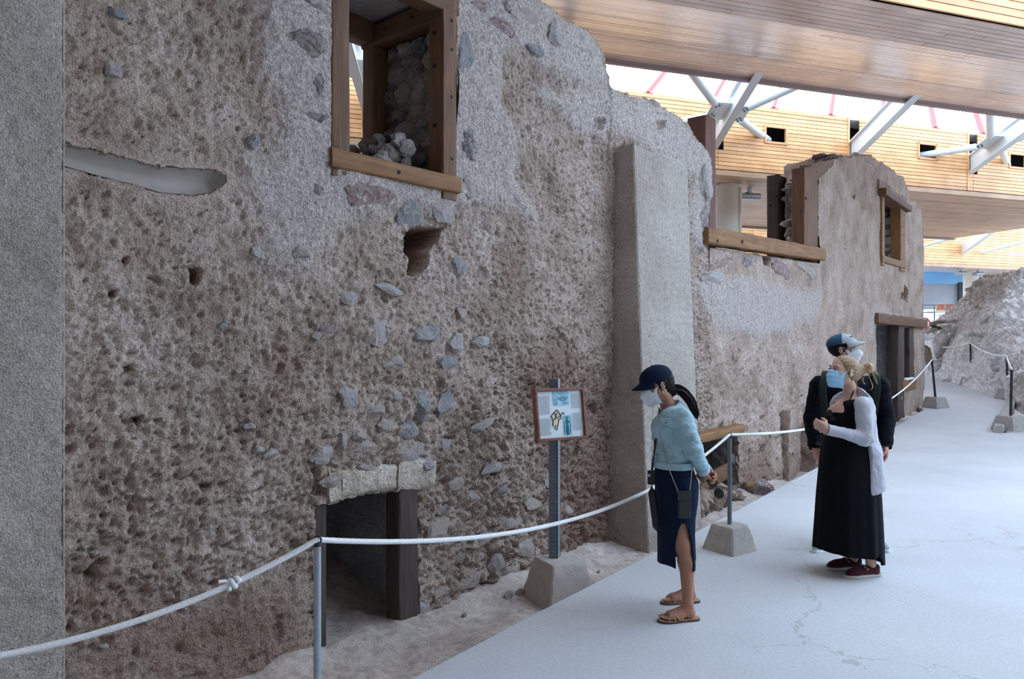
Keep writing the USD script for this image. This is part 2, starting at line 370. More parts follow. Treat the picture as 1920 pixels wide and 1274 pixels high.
# pale concrete path: speckle, faint stains and thin cracks
mat('path', {
    'g': ('geometry', {}),
    'a': ('noise_texture', {'scale': 0.55, 'detail': 5.0, 'roughness': 0.6}),
    'b': ('noise_texture', {'scale': 160.0, 'detail': 3.0, 'roughness': 0.8}),
    'c': ('noise_texture', {'scale': 45.0, 'detail': 4.0, 'roughness': 0.7}),
    'w': ('noise_texture', {'scale': 2.3, 'detail': 6.0, 'roughness': 0.65}),
    'ws': ('vector_math', {'math_type': 'scale', 'scale': 0.75}),
    'wa': ('vector_math', {'math_type': 'add'}),
    'v': ('voronoi_texture', {'feature': 'distance_to_edge', 'scale': 0.42, 'dimensions': '3D'}),
    'k': ('noise_texture', {'scale': 0.7, 'detail': 2.0}),
    'kr': ('map_range', {'from_min': 0.46, 'from_max': 0.56, 'to_min': 0.0, 'to_max': 0.0035, 'clamp': True}),
    'lt': ('math', {'math_type': 'less_than'}),
    'ra': ('rgb_ramp', {'ramp': [(0.3, (0.46, 0.46, 0.465)), (0.7, (0.56, 0.56, 0.56))]}),
    'rb': ('rgb_ramp', {'ramp': [(0.3, (0.42, 0.42, 0.43)), (0.41, (1.0, 1.0, 1.0)), (0.7, (1.1, 1.1, 1.1))]}),
    'rc': ('rgb_ramp', {'ramp': [(0.3, (0.88, 0.88, 0.88)), (0.7, (1.08, 1.08, 1.08))]}),
    'm1': ('mix_color', {'blend_type': 'multiply', 'fac': 1.0, 'use_clamp_result': False}),
    'm2': ('mix_color', {'blend_type': 'multiply', 'fac': 1.0, 'use_clamp_result': False}),
    'm3': ('mix_color', {'blend_type': 'mix', 'b': (0.3, 0.27, 0.25)}),
    'cf': ('math', {'math_type': 'multiply', 'value2': 0.55}),
    'bp': ('bump', {'strength': 0.6, 'distance': 0.003}),
    'p': ('principled_bsdf', {'roughness': 0.72, 'specular_ior_level': 0.35})},
    [('g.position', x + '.vector') for x in 'abcwk'] + [('w.color', 'ws.vector1'), ('ws.vector', 'wa.vector1'), ('g.position', 'wa.vector2'), ('wa.vector', 'v.vector'),
     ('k.fac', 'kr.value'), ('v.distance', 'lt.value1'), ('kr.result', 'lt.value2'), ('a.fac', 'ra.fac'), ('b.fac', 'rb.fac'), ('c.fac', 'rc.fac'),
     ('ra.color', 'm1.a'), ('rb.color', 'm1.b'), ('m1.result', 'm2.a'), ('rc.color', 'm2.b'), ('m2.result', 'm3.a'), ('lt.value', 'cf.value1'), ('cf.value', 'm3.fac'), ('m3.result', 'p.base_color'),
     ('c.fac', 'bp.height'), ('bp.normal', 'p.normal')])
# ================================================================== large structure
from scipy.spatial import cKDTree
def fbm(p, o=4, s=0): return meshkit.fbm(np.asarray(p, float), o, s)
def cobble(p, size, seed, sharp=0.5):
    """rubble relief in [0,1]: domes over scattered points, each with its own height; returns (height, cell id)"""
    r = np.random.default_rng(seed)
    lo, hi = p.min(0) - size, p.max(0) + size
    n = int(np.prod((hi - lo) / size) * 1.15) + 4
    c = r.uniform(lo, hi, (n, p.shape[1])); hh = r.uniform(0.3, 1, n)
    d, i = cKDTree(c).query(p + 0, k=2)
    e = np.clip((d[:, 1] - d[:, 0]) / (size * 0.45), 0, 1)
    return hh[i[:, 0]] * e ** sharp, i[:, 0]

# ---- ancient facade -------------------------------------------------------------------------------------------
def pxpoly(pts, d=0.0): return np.array([fac(x, y, d) for x, y in pts])
PLASTER = [pxpoly(p) for p in (
    [(470, -40), (482, 60), (476, 130), (500, 190), (492, 255), (455, 330), (462, 385), (500, 420), (470, 480), (520, 520), (600, 500), (640, 420), (720, 395), (880, 400), (965, 395), (1000, 440), (1010, 400), (972, 330), (975, 250), (945, 190), (940, 110), (985, 60), (960, 0), (930, -40)],
    [(860, -40), (1010, -10), (1080, 40), (1130, 90), (1135, 165), (1060, 165), (985, 110), (905, 60)],
    [(1000, 165), (1150, 170), (1250, 205), (1330, 275), (1330, 420), (1290, 330), (1180, 265), (1080, 250)],
    [(1300, 520), (1420, 520), (1540, 545), (1530, 600), (1440, 640), (1330, 620)],
    [(1290, 290), (1330, 300), (1322, 470), (1300, 470)],
    [(520, 440), (600, 450), (590, 520), (530, 520)], [(455, 270), (488, 290), (492, 420), (462, 330)],
    [(1626, 645), (1630, 590), (1636, 560), (1650, 582), (1695, 590), (1695, 598), (1640, 598), (1637, 645)])]
RUST = [pxpoly(p) for p in (
    [(950, 700), (1060, 640), (1150, 720), (1150, 1090), (1060, 1100), (1020, 900)], [(480, 650), (560, 640), (570, 780), (490, 760)],
    [(930, 470), (990, 460), (985, 530), (940, 540)], [(1230, 900), (1440, 840), (1440, 960), (1230, 1050)], [(130, 1090), (560, 1100), (580, 1270), (130, 1290)])]
HOLES = [(pxpoly(p), dd) for p, dd in (
    ([(764, 436), (785, 424), (834, 428), (826, 452), (810, 470), (804, 500), (788, 520), (770, 513), (774, 485), (764, 470)], 0.5),
    ([(358, 503), (372, 505), (376, 520), (368, 536), (360, 530)], 0.2), ([(226, 482), (246, 474), (238, 500), (230, 505)], 0.08),
    ([(1428, 478), (1447, 482), (1444, 500), (1430, 497)], 0.25), ([(250, 785), (268, 778), (270, 790), (262, 800)], 0.10), ([(232, 688), (250, 684), (252, 694), (238, 700)], 0.08),
    ([(205, 545), (222, 543), (216, 556), (206, 560)], 0.08), ([(368, 905), (398, 900), (398, 918), (375, 930)], 0.08), ([(470, 940), (500, 936), (490, 952), (474, 955)], 0.08), ([(905, 1095), (930, 1093), (928, 1108), (908, 1108)], 0.10),
    ([(1222, 230), (1240, 228), (1238, 245), (1226, 250)], 0.06), ([(1112, 222), (1130, 225), (1124, 245), (1114, 240)], 0.06),
    ([(1694, 535), (1703, 545), (1701, 570), (1693, 560)], 0.12), ([(1688, 548), (1693, 550), (1692, 562), (1688, 560)], 0.08), ([(1602, 366), (1606, 367), (1605, 373), (1602, 371)], 0.12))]
GROOVE_TOP = pxpoly([(100, 262), (128, 272), (200, 290), (300, 314), (360, 318), (395, 320), (420, 330)])
GROOVE_BOT = pxpoly([(100, 306), (128, 315), (200, 335), (260, 350), (300, 362), (360, 367), (395, 362), (420, 345)])
GROOVE = np.vstack([GROOVE_TOP, GROOVE_BOT[::-1]])

SMOOTH = [pxpoly(p) for p in ([(300, 1130), (430, 1085), (585, 1050), (600, 1290), (100, 1310), (200, 1170)],)]
def facade_relief(t, z, fine):
    """displacement along the wall's normal and the three colour masks"""
    P = np.stack([t, z], 1); q = np.stack([t, z, 0.37 * t + 2.1], 1)
    warp = 0.22 * (fbm(q * 3.1, 4, 5) - 0.5) + 0.07 * (fbm(q * 13, 3, 9) - 0.5)
    pl = np.zeros(len(t)); ru = np.zeros(len(t))
    for p in PLASTER: pl = np.maximum(pl, 1 - sstep(-0.14, 0.06, poly_dist(P, p) + 1.2 * warp))
    for p in RUST: ru = np.maximum(ru, (1 - sstep(-0.25, 0.22, poly_dist(P, p) + 1.6 * warp)) * 0.65)
    k = 1 - 0.62 * pl
    pier = sstep(9.0, 10.4, t); k = k * (1 - 0.55 * pier)
    for p in SMOOTH: k = k * (1 - 0.6 * (1 - sstep(-0.1, 0.06, poly_dist(P, p) + warp)))
    low = sstep(2.6, 0.4, z) * (1 - pier)
    D = 0.10 * (fbm(q * 0.8, 3, 1) - 0.5) + 0.05 * (fbm(q * 3.2, 3, 2) - 0.5)
    b1 = fbm(q * 11, 3, 3); b2 = fbm(q * 31, 3, 4)
    ridge = 1 - np.abs(2 * fbm(q * 17, 3, 6) - 1)
    gr = 0
    for o_, (fr, am) in enumerate(((9, 0.018), (17, 0.017), (31, 0.02))): gr = gr + am * (2 * fbm(q * fr + 5 * o_, 2, 3 + o_) - 1)
    if fine: gr = gr + 0.018 * (2 * fbm(q * 55, 2, 8) - 1)
    D += k * (0.75 + 0.45 * low) * gr
    g = fbm(q * 9.5 + 3.3, 3, 21)
    pit = sstep(0.70 - 0.045 * low, 0.79, g) * (0.03 + 0.05 * low)
    pit += sstep(0.68 - 0.05 * low, 0.77, fbm(q * [22, 30, 22] + 1.7, 2, 27)) * 0.034
    if fine: pit += sstep(0.64, 0.74, fbm(q * 43 + 7, 2, 61)) * 0.022
    D -= pit * k * (0.5 + 0.5 * low)
    D += 0.03 * pl * (0.6 + 0.8 * fbm(q * 4, 2, 33))
    # stones showing through the render
    hc, _ = cobble(np.stack([t, z * 1.25], 1), 0.17, 41)
    w = sstep(0.53, 0.66, fbm(q * 1.3, 3, 44)) * sstep(0.2, 0.9, z + 0.5) * (1 - pier)
    base = sstep(0.75, 0.25, z) * sstep(0.95, 1.25, t) * (1 - sstep(3.3, 3.6, t))
    D += np.maximum(0.30 * w * k, 1.0 * base) * 0.075 * (hc - 0.45)
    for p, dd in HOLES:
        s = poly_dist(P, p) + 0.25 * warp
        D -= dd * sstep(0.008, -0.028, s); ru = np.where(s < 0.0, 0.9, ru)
    s = poly_dist(P, GROOVE)
    D = np.where(s < -0.006, -0.12, D * sstep(0.0, 0.10, np.maximum(s, 0)) + 0.012 * sstep(0.09, 0.0, np.maximum(s, 0)))
    return D, pl, ru

TOP = np.array([(-4.0, 5.6), (0.6, 5.5), (1.3, 5.25), (1.75, 5.0)] + [fac(x, y) for x, y in ((985, -20), (1010, 0), (1058, 34), (1100, 62), (1128, 95), (1137, 130), (1141, 165), (1175, 180), (1205, 186), (1250, 208), (1288, 238), (1306, 262), (1322, 288), (1331, 300))])
SILL_L = fac(1322, 458); SILL_R = fac(1540, 492)
PIER_T = np.array([fac(x, y) for x, y in ((1534, 338), (1545, 326), (1562, 305), (1575, 296), (1600, 292), (1636, 292), (1652, 303), (1672, 318), (1692, 332), (1700, 352), (1704, 373), (1716, 384), (1727, 394), (1731, 425))])
T_SPLIT = TOP[-1, 0]; T_END = fac(1731, 500)[0]
T_PIER = PIER_T[0, 0]
def z_top(t):
    a = np.interp(t, TOP[:, 0], TOP[:, 1]); b = np.interp(t, [SILL_L[0], SILL_R[0]], [SILL_L[1] - 0.03, SILL_R[1] - 0.03]); c = np.interp(t, PIER_T[:, 0], PIER_T[:, 1])
    z = np.where(t <= T_SPLIT, a, np.where(t < T_PIER, b, c))
    q = np.stack([t, 0 * t, 0 * t], 1)
    return z + np.where((t > T_SPLIT) & (t < T_PIER), 0, 0.10 * (fbm(q * 3.7, 4, 3) - 0.5) + 0.06 * (fbm(q * 11, 3, 8) - 0.5))
THICK = 0.92
# openings: (t0, t1, z0, z1)
WIN1 = (0.02, fac(853, 360)[0], fac(741, 344)[1] + 0.02, 4.50)
DOOR1 = (fac(589, 1100)[0], fac(783, 1000)[0], -0.6, fac(705, 930)[1] + 0.02)
LOW2 = (fac(1290, 860)[0], fac(1384, 860)[0], -0.12, fac(1384, 812)[1])
WIN3 = (fac(1650, 420)[0], fac(1694, 420)[0], fac(1650, 489)[1], fac(1650, 362)[1] - 0.02)
DOOR3 = (fac(1642, 700)[0], fac(1687, 700)[0], -0.4, fac(1642, 606)[1])
WIN4 = (fac(1688, 700)[0], fac(1713, 700)[0], fac(1700, 727)[1], fac(1690, 612)[1])
OPEN = [WIN1, DOOR1, LOW2, WIN3, DOOR3, WIN4]

facade = thing('wall_left', 'long ancient mud-plastered rubble wall with timber-framed windows, running back beside the path', 'wall', kind='structure')
def facade_section(t0, t1, st, sz, zb, fine):
    ts = np.arange(t0, t1 + st * 1.5, st); nt = len(ts)
    zt = z_top(np.clip(ts, t0 + 1e-6, t1 - 1e-6))
    nv = int((np.nanmax(zt) - zb) / sz)
    v = np.linspace(0, 1, nv)
    tt = np.repeat(ts[None], nv, 0); zz = zb + v[:, None] * (zt - zb)[None]
    D, pl, ru = facade_relief(tt.ravel(), zz.ravel(), fine)
    D = D.reshape(nv, nt); 
    # the broken top rolls back over the wall and goes down behind
    nb = max(8, int(THICK / (st * 2.2)))
    rows = [np.stack([tt, zz, D], -1)]
    cap = np.linspace(0, 1, nb + 1)[1:]
    thk = THICK * (1 - 0.42 * sstep(1.1, 0.0, ts - T_PIER)) if t0 >= T_PIER else np.full(nt, THICK)
    tc = np.repeat(ts[None], nb, 0); dc = -thk[None] * np.repeat(cap[:, None], nt, 1)
    q = np.stack([tc.ravel(), dc.ravel(), 0 * dc.ravel()], 1)
    hc, _ = cobble(np.stack([tc.ravel(), dc.ravel()], 1), 0.2, 77)
    lift = (0.10 * (hc - 0.4) + 0.10 * (fbm(q * 4, 3, 6) - 0.45)).reshape(nb, nt) * np.sin(np.pi * np.minimum(cap * 1.3, 1))[:, None]
    zc = np.repeat(zt[None], nb, 0) + lift
    rows.append(np.stack([tc, zc, dc + D[-1:] * (1 - cap[:, None])], -1))
    bk = np.linspace(0, 1, 12)[1:]
    zb_ = zt[None] * (1 - bk[:, None]) + zb * bk[:, None]
    rows.append(np.stack([np.repeat(ts[None], 11, 0), zb_, np.repeat(-thk[None], 11, 0) + 0.04 * (fbm(np.stack([np.repeat(ts[None], 11, 0).ravel() * 3, zb_.ravel() * 3, 0 * zb_.ravel()], 1), 3) - 0.5).reshape(zb_.shape)], -1))
    G = np.vstack(rows)
    nr = len(G)
    f = grid_faces(nr, nt)
    c = G.reshape(-1, 3)[f].mean(1)
    keep = np.ones(len(f), bool)
    for a, b, z0, z1 in OPEN:
        # no opening in the wall's back behind the doorways, whose far side is a room wall
        deep = (c[:, 2] > -THICK * 0.5) if (a, b, z0, z1) in (LOW2,) else True
        keep &= ~((c[:, 0] > a) & (c[:, 0] < b) & (c[:, 1] > z0) & (c[:, 1] < z1) & deep)
    f = f[keep]
    pad = (nr - nv) * nt
    pl = np.concatenate([pl, np.repeat(pl.reshape(nv, nt)[-1:], nr - nv, 0).ravel() * 0.6]); ru = np.concatenate([ru, np.zeros(pad)])
    V = F(G[..., 0].ravel(), G[..., 1].ravel(), G[..., 2].ravel())
    return V, f, pl, ru
for (a, b, st, sz, fine, mt) in ((-2.2, T_SPLIT, 0.0122, 0.0122, True, 'mud_plaster'), (T_SPLIT, T_PIER, 0.022, 0.02, False, 'mud_plaster'), (T_PIER, T_END, 0.025, 0.02, False, 'mud_plaster')):
    V, f, pl, ru = facade_section(a, b, st, sz, -0.75, fine)
    part(facade, 'plaster_face', (V, f), mt, smooth=True, prim={'plaster': pl, 'rust': ru})
# broken ends of the wall
for te, z0_, z1_, sg in ((T_END, -0.6, float(z_top(np.array([T_END]))[0]), 1), (T_SPLIT, SILL_L[1] - 0.3, float(z_top(np.array([T_SPLIT]))[0]), 1), (T_PIER, SILL_R[1] - 0.3, float(z_top(np.array([T_PIER + 1e-6]))[0]), -1)):
    zz = np.linspace(z0_, z1_, 90); dd = np.linspace(0, -THICK * (0.58 if sg < 0 else 1), 24)
    ZZ, DD = np.meshgrid(zz, dd, indexing='ij')
    hc, _ = cobble(np.stack([ZZ.ravel(), DD.ravel()], 1), 0.2, 5)
    part(facade, 'wall_end', (F(te + sg * 0.08 * (hc - 0.4) * np.minimum(1, -DD.ravel() * 8), ZZ.ravel(), DD.ravel()), grid_faces(90, 24)), 'rubble_fill', smooth=True)
# smooth mortar channel
n = 90; k = np.linspace(0, 1, n); m = 16
tp = np.stack([np.interp(k, np.linspace(0, 1, len(GROOVE_TOP)), GROOVE_TOP[:, i]) for i in (0, 1)], 1)
bt = np.stack([np.interp(k, np.linspace(0, 1, len(GROOVE_BOT)), GROOVE_BOT[:, i]) for i in (0, 1)], 1)
e = np.linspace(0, 1, m)
G = tp[:, None] * (1 - e)[None, :, None] + bt[:, None] * e[None, :, None]
d = -0.085 * np.sin(np.pi * e) ** 0.6; d = d[None] * np.clip((1 - k) * 9, 0, 1)[:, None] ** 0.5 + 0.014 + 0.008 * (fbm(np.stack([G[..., 0].ravel() * 5, G[..., 1].ravel() * 5, 0 * G[..., 0].ravel()], 1), 2).reshape(n, m) - 0.5)
part(facade, 'mortar_channel', (F(G[..., 0].ravel(), G[..., 1].ravel(), d.ravel()), grid_faces(n, m)), 'groove', smooth=True, label='smooth grey mortar channel scooped out of the plaster')

_r = np.random.default_rng(5)
def wall_at(t, z):
    o = _r.uniform(-0.03, 0.03, (12, 2))
    D, _, _ = facade_relief(t + o[:, 0], z + o[:, 1], False)
    return float(np.median(D))
# stones showing in the plaster: (px, py, width, height, kind, proud)
AX = np.stack([U, Z, N])
def facing(px, py, w, h, kind, proud=0.0, dep=0.5, seed=0, rot=0.0, sub=3, cut=0.66):
    t, z = fac(px, py)
    w_ = abs(fac(px + w / 2, py)[0] - fac(px - w / 2, py)[0]); h_ = abs(fac(px, py - h / 2)[1] - fac(px, py + h / 2)[1])
    c, s = math.cos(rot), math.sin(rot)
    ax = np.stack([c * U + s * Z, -s * U + c * Z, N])
    dpt = max(0.07, dep * min(w_, h_))
    part(facade, 'stone', rock(F(t, z, proud - dpt * 0.34 + wall_at(t, z)), (w_ * 1.12, h_ * 1.12, dpt), seed, ax, sub=sub, cut=cut, rough=0.2, planes=13), STONES[kind], smooth=20)
SHOW = [(710, 620, 88, 78, 'l'), (797, 625, 52, 46, 'b'), (745, 680, 46, 40, 'l'), (838, 682, 42, 32, 'b'), (655, 742, 46, 46, 'p'), (790, 755, 46, 64, 'b'), (838, 758, 52, 62, 'b'),
        (868, 500, 38, 32, 'b'), (861, 640, 32, 42, 'p'), (765, 802, 42, 36, 'b'), (641, 826, 18, 40, 'l'), (670, 818, 30, 20, 't'), (601, 852, 42, 40, 'p'), (688, 838, 52, 26, 't'), (765, 852, 72, 42, 'l'),
        (836, 838, 52, 36, 'l'), (905, 797, 44, 18, 'l'), (945, 920, 26, 22, 'b'), (936, 1052, 32, 44, 'l'), (615, 613, 66, 46, 'v'), (413, 613, 20, 16, 'b'), (210, 135, 44, 36, 'l'), (480, 845, 26, 16, 'p'),
        (735, 546, 60, 22, 'p'), (655, 560, 34, 30, 'p'), (590, 630, 26, 20, 'p'), (720, 800, 40, 26, 't'), (560, 475, 36, 36, 'p'), (480, 470, 20, 26, 'p'), (475, 268, 22, 30, 'b'), (620, 900, 50, 22, 't'),
        (470, 800, 24, 14, 'l'), (905, 640, 40, 26, 'p'), (870, 585, 26, 22, 't'), (820, 1000, 62, 54, 't'), (872, 1035, 48, 42, 'l'), (890, 935, 44, 34, 't'), (838, 960, 40, 34, 'l'), (905, 1010, 40, 22, 't'), (960, 980, 46, 40, 't'),
        (985, 1030, 44, 40, 't'), (955, 1070, 50, 36, 't'), (880, 1090, 60, 34, 't'), (830, 1110, 44, 46, 't'), (800, 1145, 26, 40, 'p'), (1000, 945, 36, 32, 't'), (1040, 905, 40, 34, 't'), (920, 880, 40, 26, 'l'), (860, 905, 36, 26, 't'),
        (1060, 960, 40, 46, 't'), (690, 878, 40, 18, 't'), (800, 870, 36, 26, 'l'), (740, 740, 26, 20, 't'), (705, 770, 36, 24, 't'), (180, 1040, 18, 16, 'p'), (195, 1215, 22, 12, 'p'), (505, 850, 30, 18, 'l'), (220, 20, 40, 26, 'b'), (1035, 770, 26, 24, 't'),
        (575, 78, 84, 84, 'v'), (592, 12, 52, 40, 'v'), (597, 158, 44, 56, 'd'), (590, 220, 58, 30, 'd'), (590, 355, 40, 36, 'v'), (690, 362, 108, 62, 'm'), (772, 384, 66, 72, 'b'), (830, 388, 58, 62, 'l'), (914, 408, 68, 52, 'm'),
        (882, 352, 42, 38, 't'), (878, 265, 44, 104, 'd'), (872, 125, 56, 150, 'b'), (905, 15, 50, 50, 'm'), (985, 35, 62, 50, 't'), (945, 12, 40, 40, 'd'), (940, 58, 54, 34, 'm'), (1040, 60, 40, 60, 'l'), (1000, 95, 40, 26, 'b'),
        (1360, 488, 70, 32, 'm'), (1405, 492, 44, 30, 'v'), (1470, 505, 50, 30, 'm'), (1515, 508, 40, 26, 't'), (1318, 340, 24, 70, 'l'), (1316, 400, 26, 80, 'v'), (1312, 460, 30, 46, 'l'), (1340, 520, 40, 30, 'p')]
for i, (px, py, w, h, kd) in enumerate(SHOW):
    flat = kd in 'vmd' or (px, py) in ((872, 125), (772, 384), (830, 388), (882, 352), (985, 35))
    facing(px, py, w, h, kd, proud=0.012 if flat else 0.03, dep=0.32 if flat else 0.62, seed=100 + i, cut=0.6 if flat else 0.64, rot=float(rng.uniform(-0.2, 0.2)))
# rubble along the broken top
for i in range(46):
    t = float(rng.uniform(1.0, T_SPLIT - 0.1)); z = float(z_top(np.array([t]))[0]); s = rng.uniform(0.16, 0.34, 3) * (1, 0.6, 0.8)
    part(facade, 'stone', rock(F(t, z - 0.02 + rng.uniform(-0.06, 0.05), float(rng.uniform(-0.75, -0.05))), s, 300 + i, AX[[0, 2, 1]] if i % 2 else np.stack([U, N, Z]), sub=2), STONES['bldbv'[i % 5]], smooth=28)
for i in range(14):
    t = float(rng.uniform(T_PIER + 0.3, T_END - 0.2)); z = float(z_top(np.array([t]))[0])
    part(facade, 'stone', rock(F(t, z, float(rng.uniform(-0.8, -0.15))), rng.uniform(0.15, 0.32, 3), 350 + i, AX, sub=2), STONES['bldtv'[i % 5]], smooth=28)
# white stone lintels over the low doorway
for (x0, x1, y0, y1, dy) in ((612, 640, 905, 950, 0), (636, 742, 880, 934, 0), (742, 815, 868, 918, 0)):
    (ta, za), (tb, zb) = fac(x0, y1), fac(x1, y0)
    zl = fac((x0 + x1) / 2, 931 - 0.2 * ((x0 + x1) / 2 - 705))[1]
    v, f = timber(F(ta + 0.012, zl + 0.105 + 0.02 * math.sin(x0), -0.08), F(tb - 0.012, zl + 0.105 - 0.015 * math.cos(x0), -0.08), 0.2, 0.21 + 0.03 * math.sin(3 * x0), N, seed=x0, amp=0.024, cham=0.028, seg=16)
    part(facade, 'lintel_stone', (v, f), 'lime_stone', smooth=40)

# reveals of the openings: rough sheets running back through the wall
def reveal(a, b, z0, z1, mt, floor=True, depth=THICK, seed=0, back=None, head=True, left=True):
    n = 26
    def sheet(p, q, r, s, nv, name):
        u_, v_ = np.meshgrid(np.linspace(0, 1, nv), np.linspace(0, 1, n), indexing='ij')
        p, q, r, s = (np.asarray(x, float) for x in (p, q, r, s))
        G = (p + (q - p) * u_[..., None]) * (1 - v_[..., None]) + (s + (r - s) * u_[..., None]) * v_[..., None]
        G = G.reshape(-1, 3); nn = unit(np.cross(q - p, s - p))
        hc, _ = cobble(np.stack([u_.ravel() * np.linalg.norm(q - p), v_.ravel() * np.linalg.norm(s - p)], 1), 0.13, seed)
        G = G + nn * (0.07 * (hc - 0.6) + 0.05 * (fbm(G * 7, 3, seed) - 0.5))[:, None]
        part(facade, name, (G, grid_faces(nv, n)), mt, smooth=True)
    nv = max(20, int((z1 - z0) / 0.035))
    sheet(F(b, z0, 0), F(b, z1, 0), F(b, z1, -depth), F(b, z0, -depth), nv, 'reveal')
    if left: sheet(F(a, z1, 0), F(a, z0, 0), F(a, z0, -depth), F(a, z1, -depth), nv, 'reveal')
    if head: sheet(F(b, z1, 0), F(a, z1, 0), F(a, z1, -depth), F(b, z1, -depth), 30, 'reveal')
    if floor: sheet(F(a, z0, 0), F(b, z0, 0), F(b, z0, -depth), F(a, z0, -depth), 30, 'reveal')
    if back: sheet(F(a - 0.1, z0, -back), F(b + 0.1, z0, -back), F(b + 0.1, z1, -back), F(a - 0.1, z1, -back), 30, 'back_face')
reveal(*WIN1, 'rubble_fill', head=False, seed=2)
reveal(DOOR1[0], DOOR1[1], -0.5, DOOR1[3], 'niche', floor=False, depth=1.5, seed=3, back=1.45)
reveal(*LOW2, 'rubble_fill', depth=0.7, seed=4, back=0.65)
reveal(*WIN3, 'rubble_fill', seed=5)
reveal(DOOR3[0], DOOR3[1], -0.4, DOOR3[3], 'niche', floor=False, depth=1.3, seed=6, back=1.25)
reveal(*WIN4, 'niche', depth=1.3, seed=7, back=1.25)

# ---- timber frames (parts of their windows and doors) ----------------------------------------------------------
def bolts(par, pts, r=0.014, nrm=N):
    for p in pts:
        v, f = tube([np.asarray(p) - nrm * 0.02, np.asarray(p) + nrm * 0.0005], r, 10)
        part(par, 'bolt_hole', (v, f), 'hole_dark')
w1 = thing('window_1', 'tall upper window with a double brown timber frame, rubble stones between its right posts', 'window', kind='structure')
a, b, z0, z1 = WIN1
pw = 0.15
for d, zt_, mt in ((-0.055, 4.36, 'timber_up'), (-0.86, 4.14, 'timber_up')):
    part(w1, 'post', timber(F(a + pw / 2, z0 - 0.06, d), F(a + pw / 2, 4.62, d), pw, 0.16, U, 1 + d), mt, 40)
    part(w1, 'post', timber(F(b - pw / 2, z0 - 0.06, d), F(b - pw / 2, 4.62, d), pw * (1.05 if d > -0.5 else 1.0), 0.16, U, 2 + d), mt, 40)
part(w1, 'sill', timber(F(a - 0.01, z0 + 0.055, -0.035), F(b + 0.02, z0 + 0.055, -0.035), 0.17, 0.125, N, 3), 'timber_along', 40)
part(w1, 'sill', timber(F(a, z0 + 0.05, -0.86), F(b, z0 + 0.05, -0.86), 0.16, 0.12, N, 4), 'timber_along', 40)
part(w1, 'header', timber(F(a - 0.05, 4.36, -0.06), F(b + 0.02, 4.36, -0.06), 0.17, 0.2, N, 5), 'timber_brown', 40)
part(w1, 'header', timber(F(a, 4.3, -0.86), F(b, 4.3, -0.86), 0.16, 0.17, N, 6), 'timber_brown', 40)
part(w1, 'tie_beam', timber(F(b - 0.09, 4.27, -0.02), F(b - 0.09, 4.27, -0.92), 0.16, 0.17, U, 7), 'timber_across', 40)
part(w1, 'tie_beam', timber(F(a + 0.09, 4.27, -0.02), F(a + 0.09, 4.27, -0.92), 0.16, 0.17, U, 8), 'timber_across', 40)
v, f = timber(F(a - 0.1, 4.46, -0.46), F(b + 0.1, 4.46, -0.46), 0.95, 0.14, N, 9, amp=0.02, seg=24)
part(w1, 'lintel_slab', (v, f), 'stone_pale', 40, label='pale grey stone slab forming the window head')
bolts(w1, [F(b - 0.06, z, 0.027) for z in (3.15, 3.62, 3.98, 4.2)] + [F(a + 0.07, z, 0.027) for z in (4.1,)] + [F(a + 0.55, z0 + 0.05, 0.052)])
bolts(w1, [F(b - 0.165, z, -0.06) for z in (3.4, 3.85, 4.1)] + [F(b - 0.175, 4.28, q) for q in (-0.3, -0.62)], nrm=-U)
# rubble packed between the right-hand posts
def rubble_pack(par, tface, z0, z1, d0, d1, size, seed, kinds='tlbtv', dirn=-1, sub=3):
    r = np.random.default_rng(seed); z = z0; k = 0
    while z < z1:
        h = r.uniform(0.75, 1.25) * size * 0.8; d = d0 + r.uniform(0, 0.3) * size
        while d > d1:
            w = r.uniform(0.8, 1.5) * size
            part(par, 'rubble_stone', rock(F(tface + r.uniform(-0.02, 0.03), z + h / 2, d - w / 2), (size * 1.1, w * 1.08, h * 1.12), seed * 100 + k, np.stack([U, N, Z]), sub=sub, rough=0.16), STONES[kinds[k % len(kinds)]], smooth=30)
            d -= w; k += 1
        z += h
rubble_pack(w1, b + 0.03, z0 + 0.12, 4.2, -0.12, -0.8, 0.19, 61, kinds='tdtvl')
rubble_pack(w1, a - 0.0, z0 + 0.12, 4.2, -0.12, -0.8, 0.2, 62, sub=2)
for i in range(46):
    tq = float(rng.uniform(a + 0.45, b - 0.12)); dq = float(rng.uniform(-0.75, -0.12)); sz_ = float(rng.uniform(0.06, 0.16))
    part(w1, 'rubble_stone', rock(F(tq, z0 + 0.10 + 0.38 * sstep(0, 0.6, (tq - a - 0.45) / (b - a - 0.5)) * rng.uniform(0.3, 1), dq), (sz_ * 1.2, sz_, sz_ * 0.8), 6600 + i, AX, sub=2, rough=0.25), 'rubble_fill', smooth=30)
d1 = thing('door_1', 'low half-buried doorway under white lintel stones, dark inside, with worn dark jamb posts', 'doorway', kind='structure')
a, b, z0, z1 = DOOR1
part(d1, 'jamb_post', timber(F(a + 0.055, -0.5, -0.12), F(a + 0.055, z1 + 0.02, -0.12), 0.12, 0.2, U, 11), 'timber_dark', 40)
part(d1, 'jamb_post', timber(F(b - 0.10, -0.5, -0.06), F(b - 0.09, z1 + 0.02, -0.06), 0.19, 0.15, U, 12, amp=0.014), 'timber_dark', 40)
part(d1, 'header', timber(F(a - 0.05, z1 + 0.03, -0.3), F(b + 0.05, z1 + 0.03, -0.3), 0.18, 0.14, N, 14), 'timber_dark', 40)
for i in range(16):
    t = float(rng.uniform(a + 0.1, b - 0.25)); d = float(rng.uniform(-1.35, -0.45))
    part(d1, 'fallen_stone', rock(F(t, -0.14 + 0.16 * (-d - 0.4) + rng.uniform(-0.03, 0.03), d), rng.uniform(0.1, 0.24, 3), 700 + i, AX, sub=2), STONES['tlbd'[i % 4]], smooth=30)

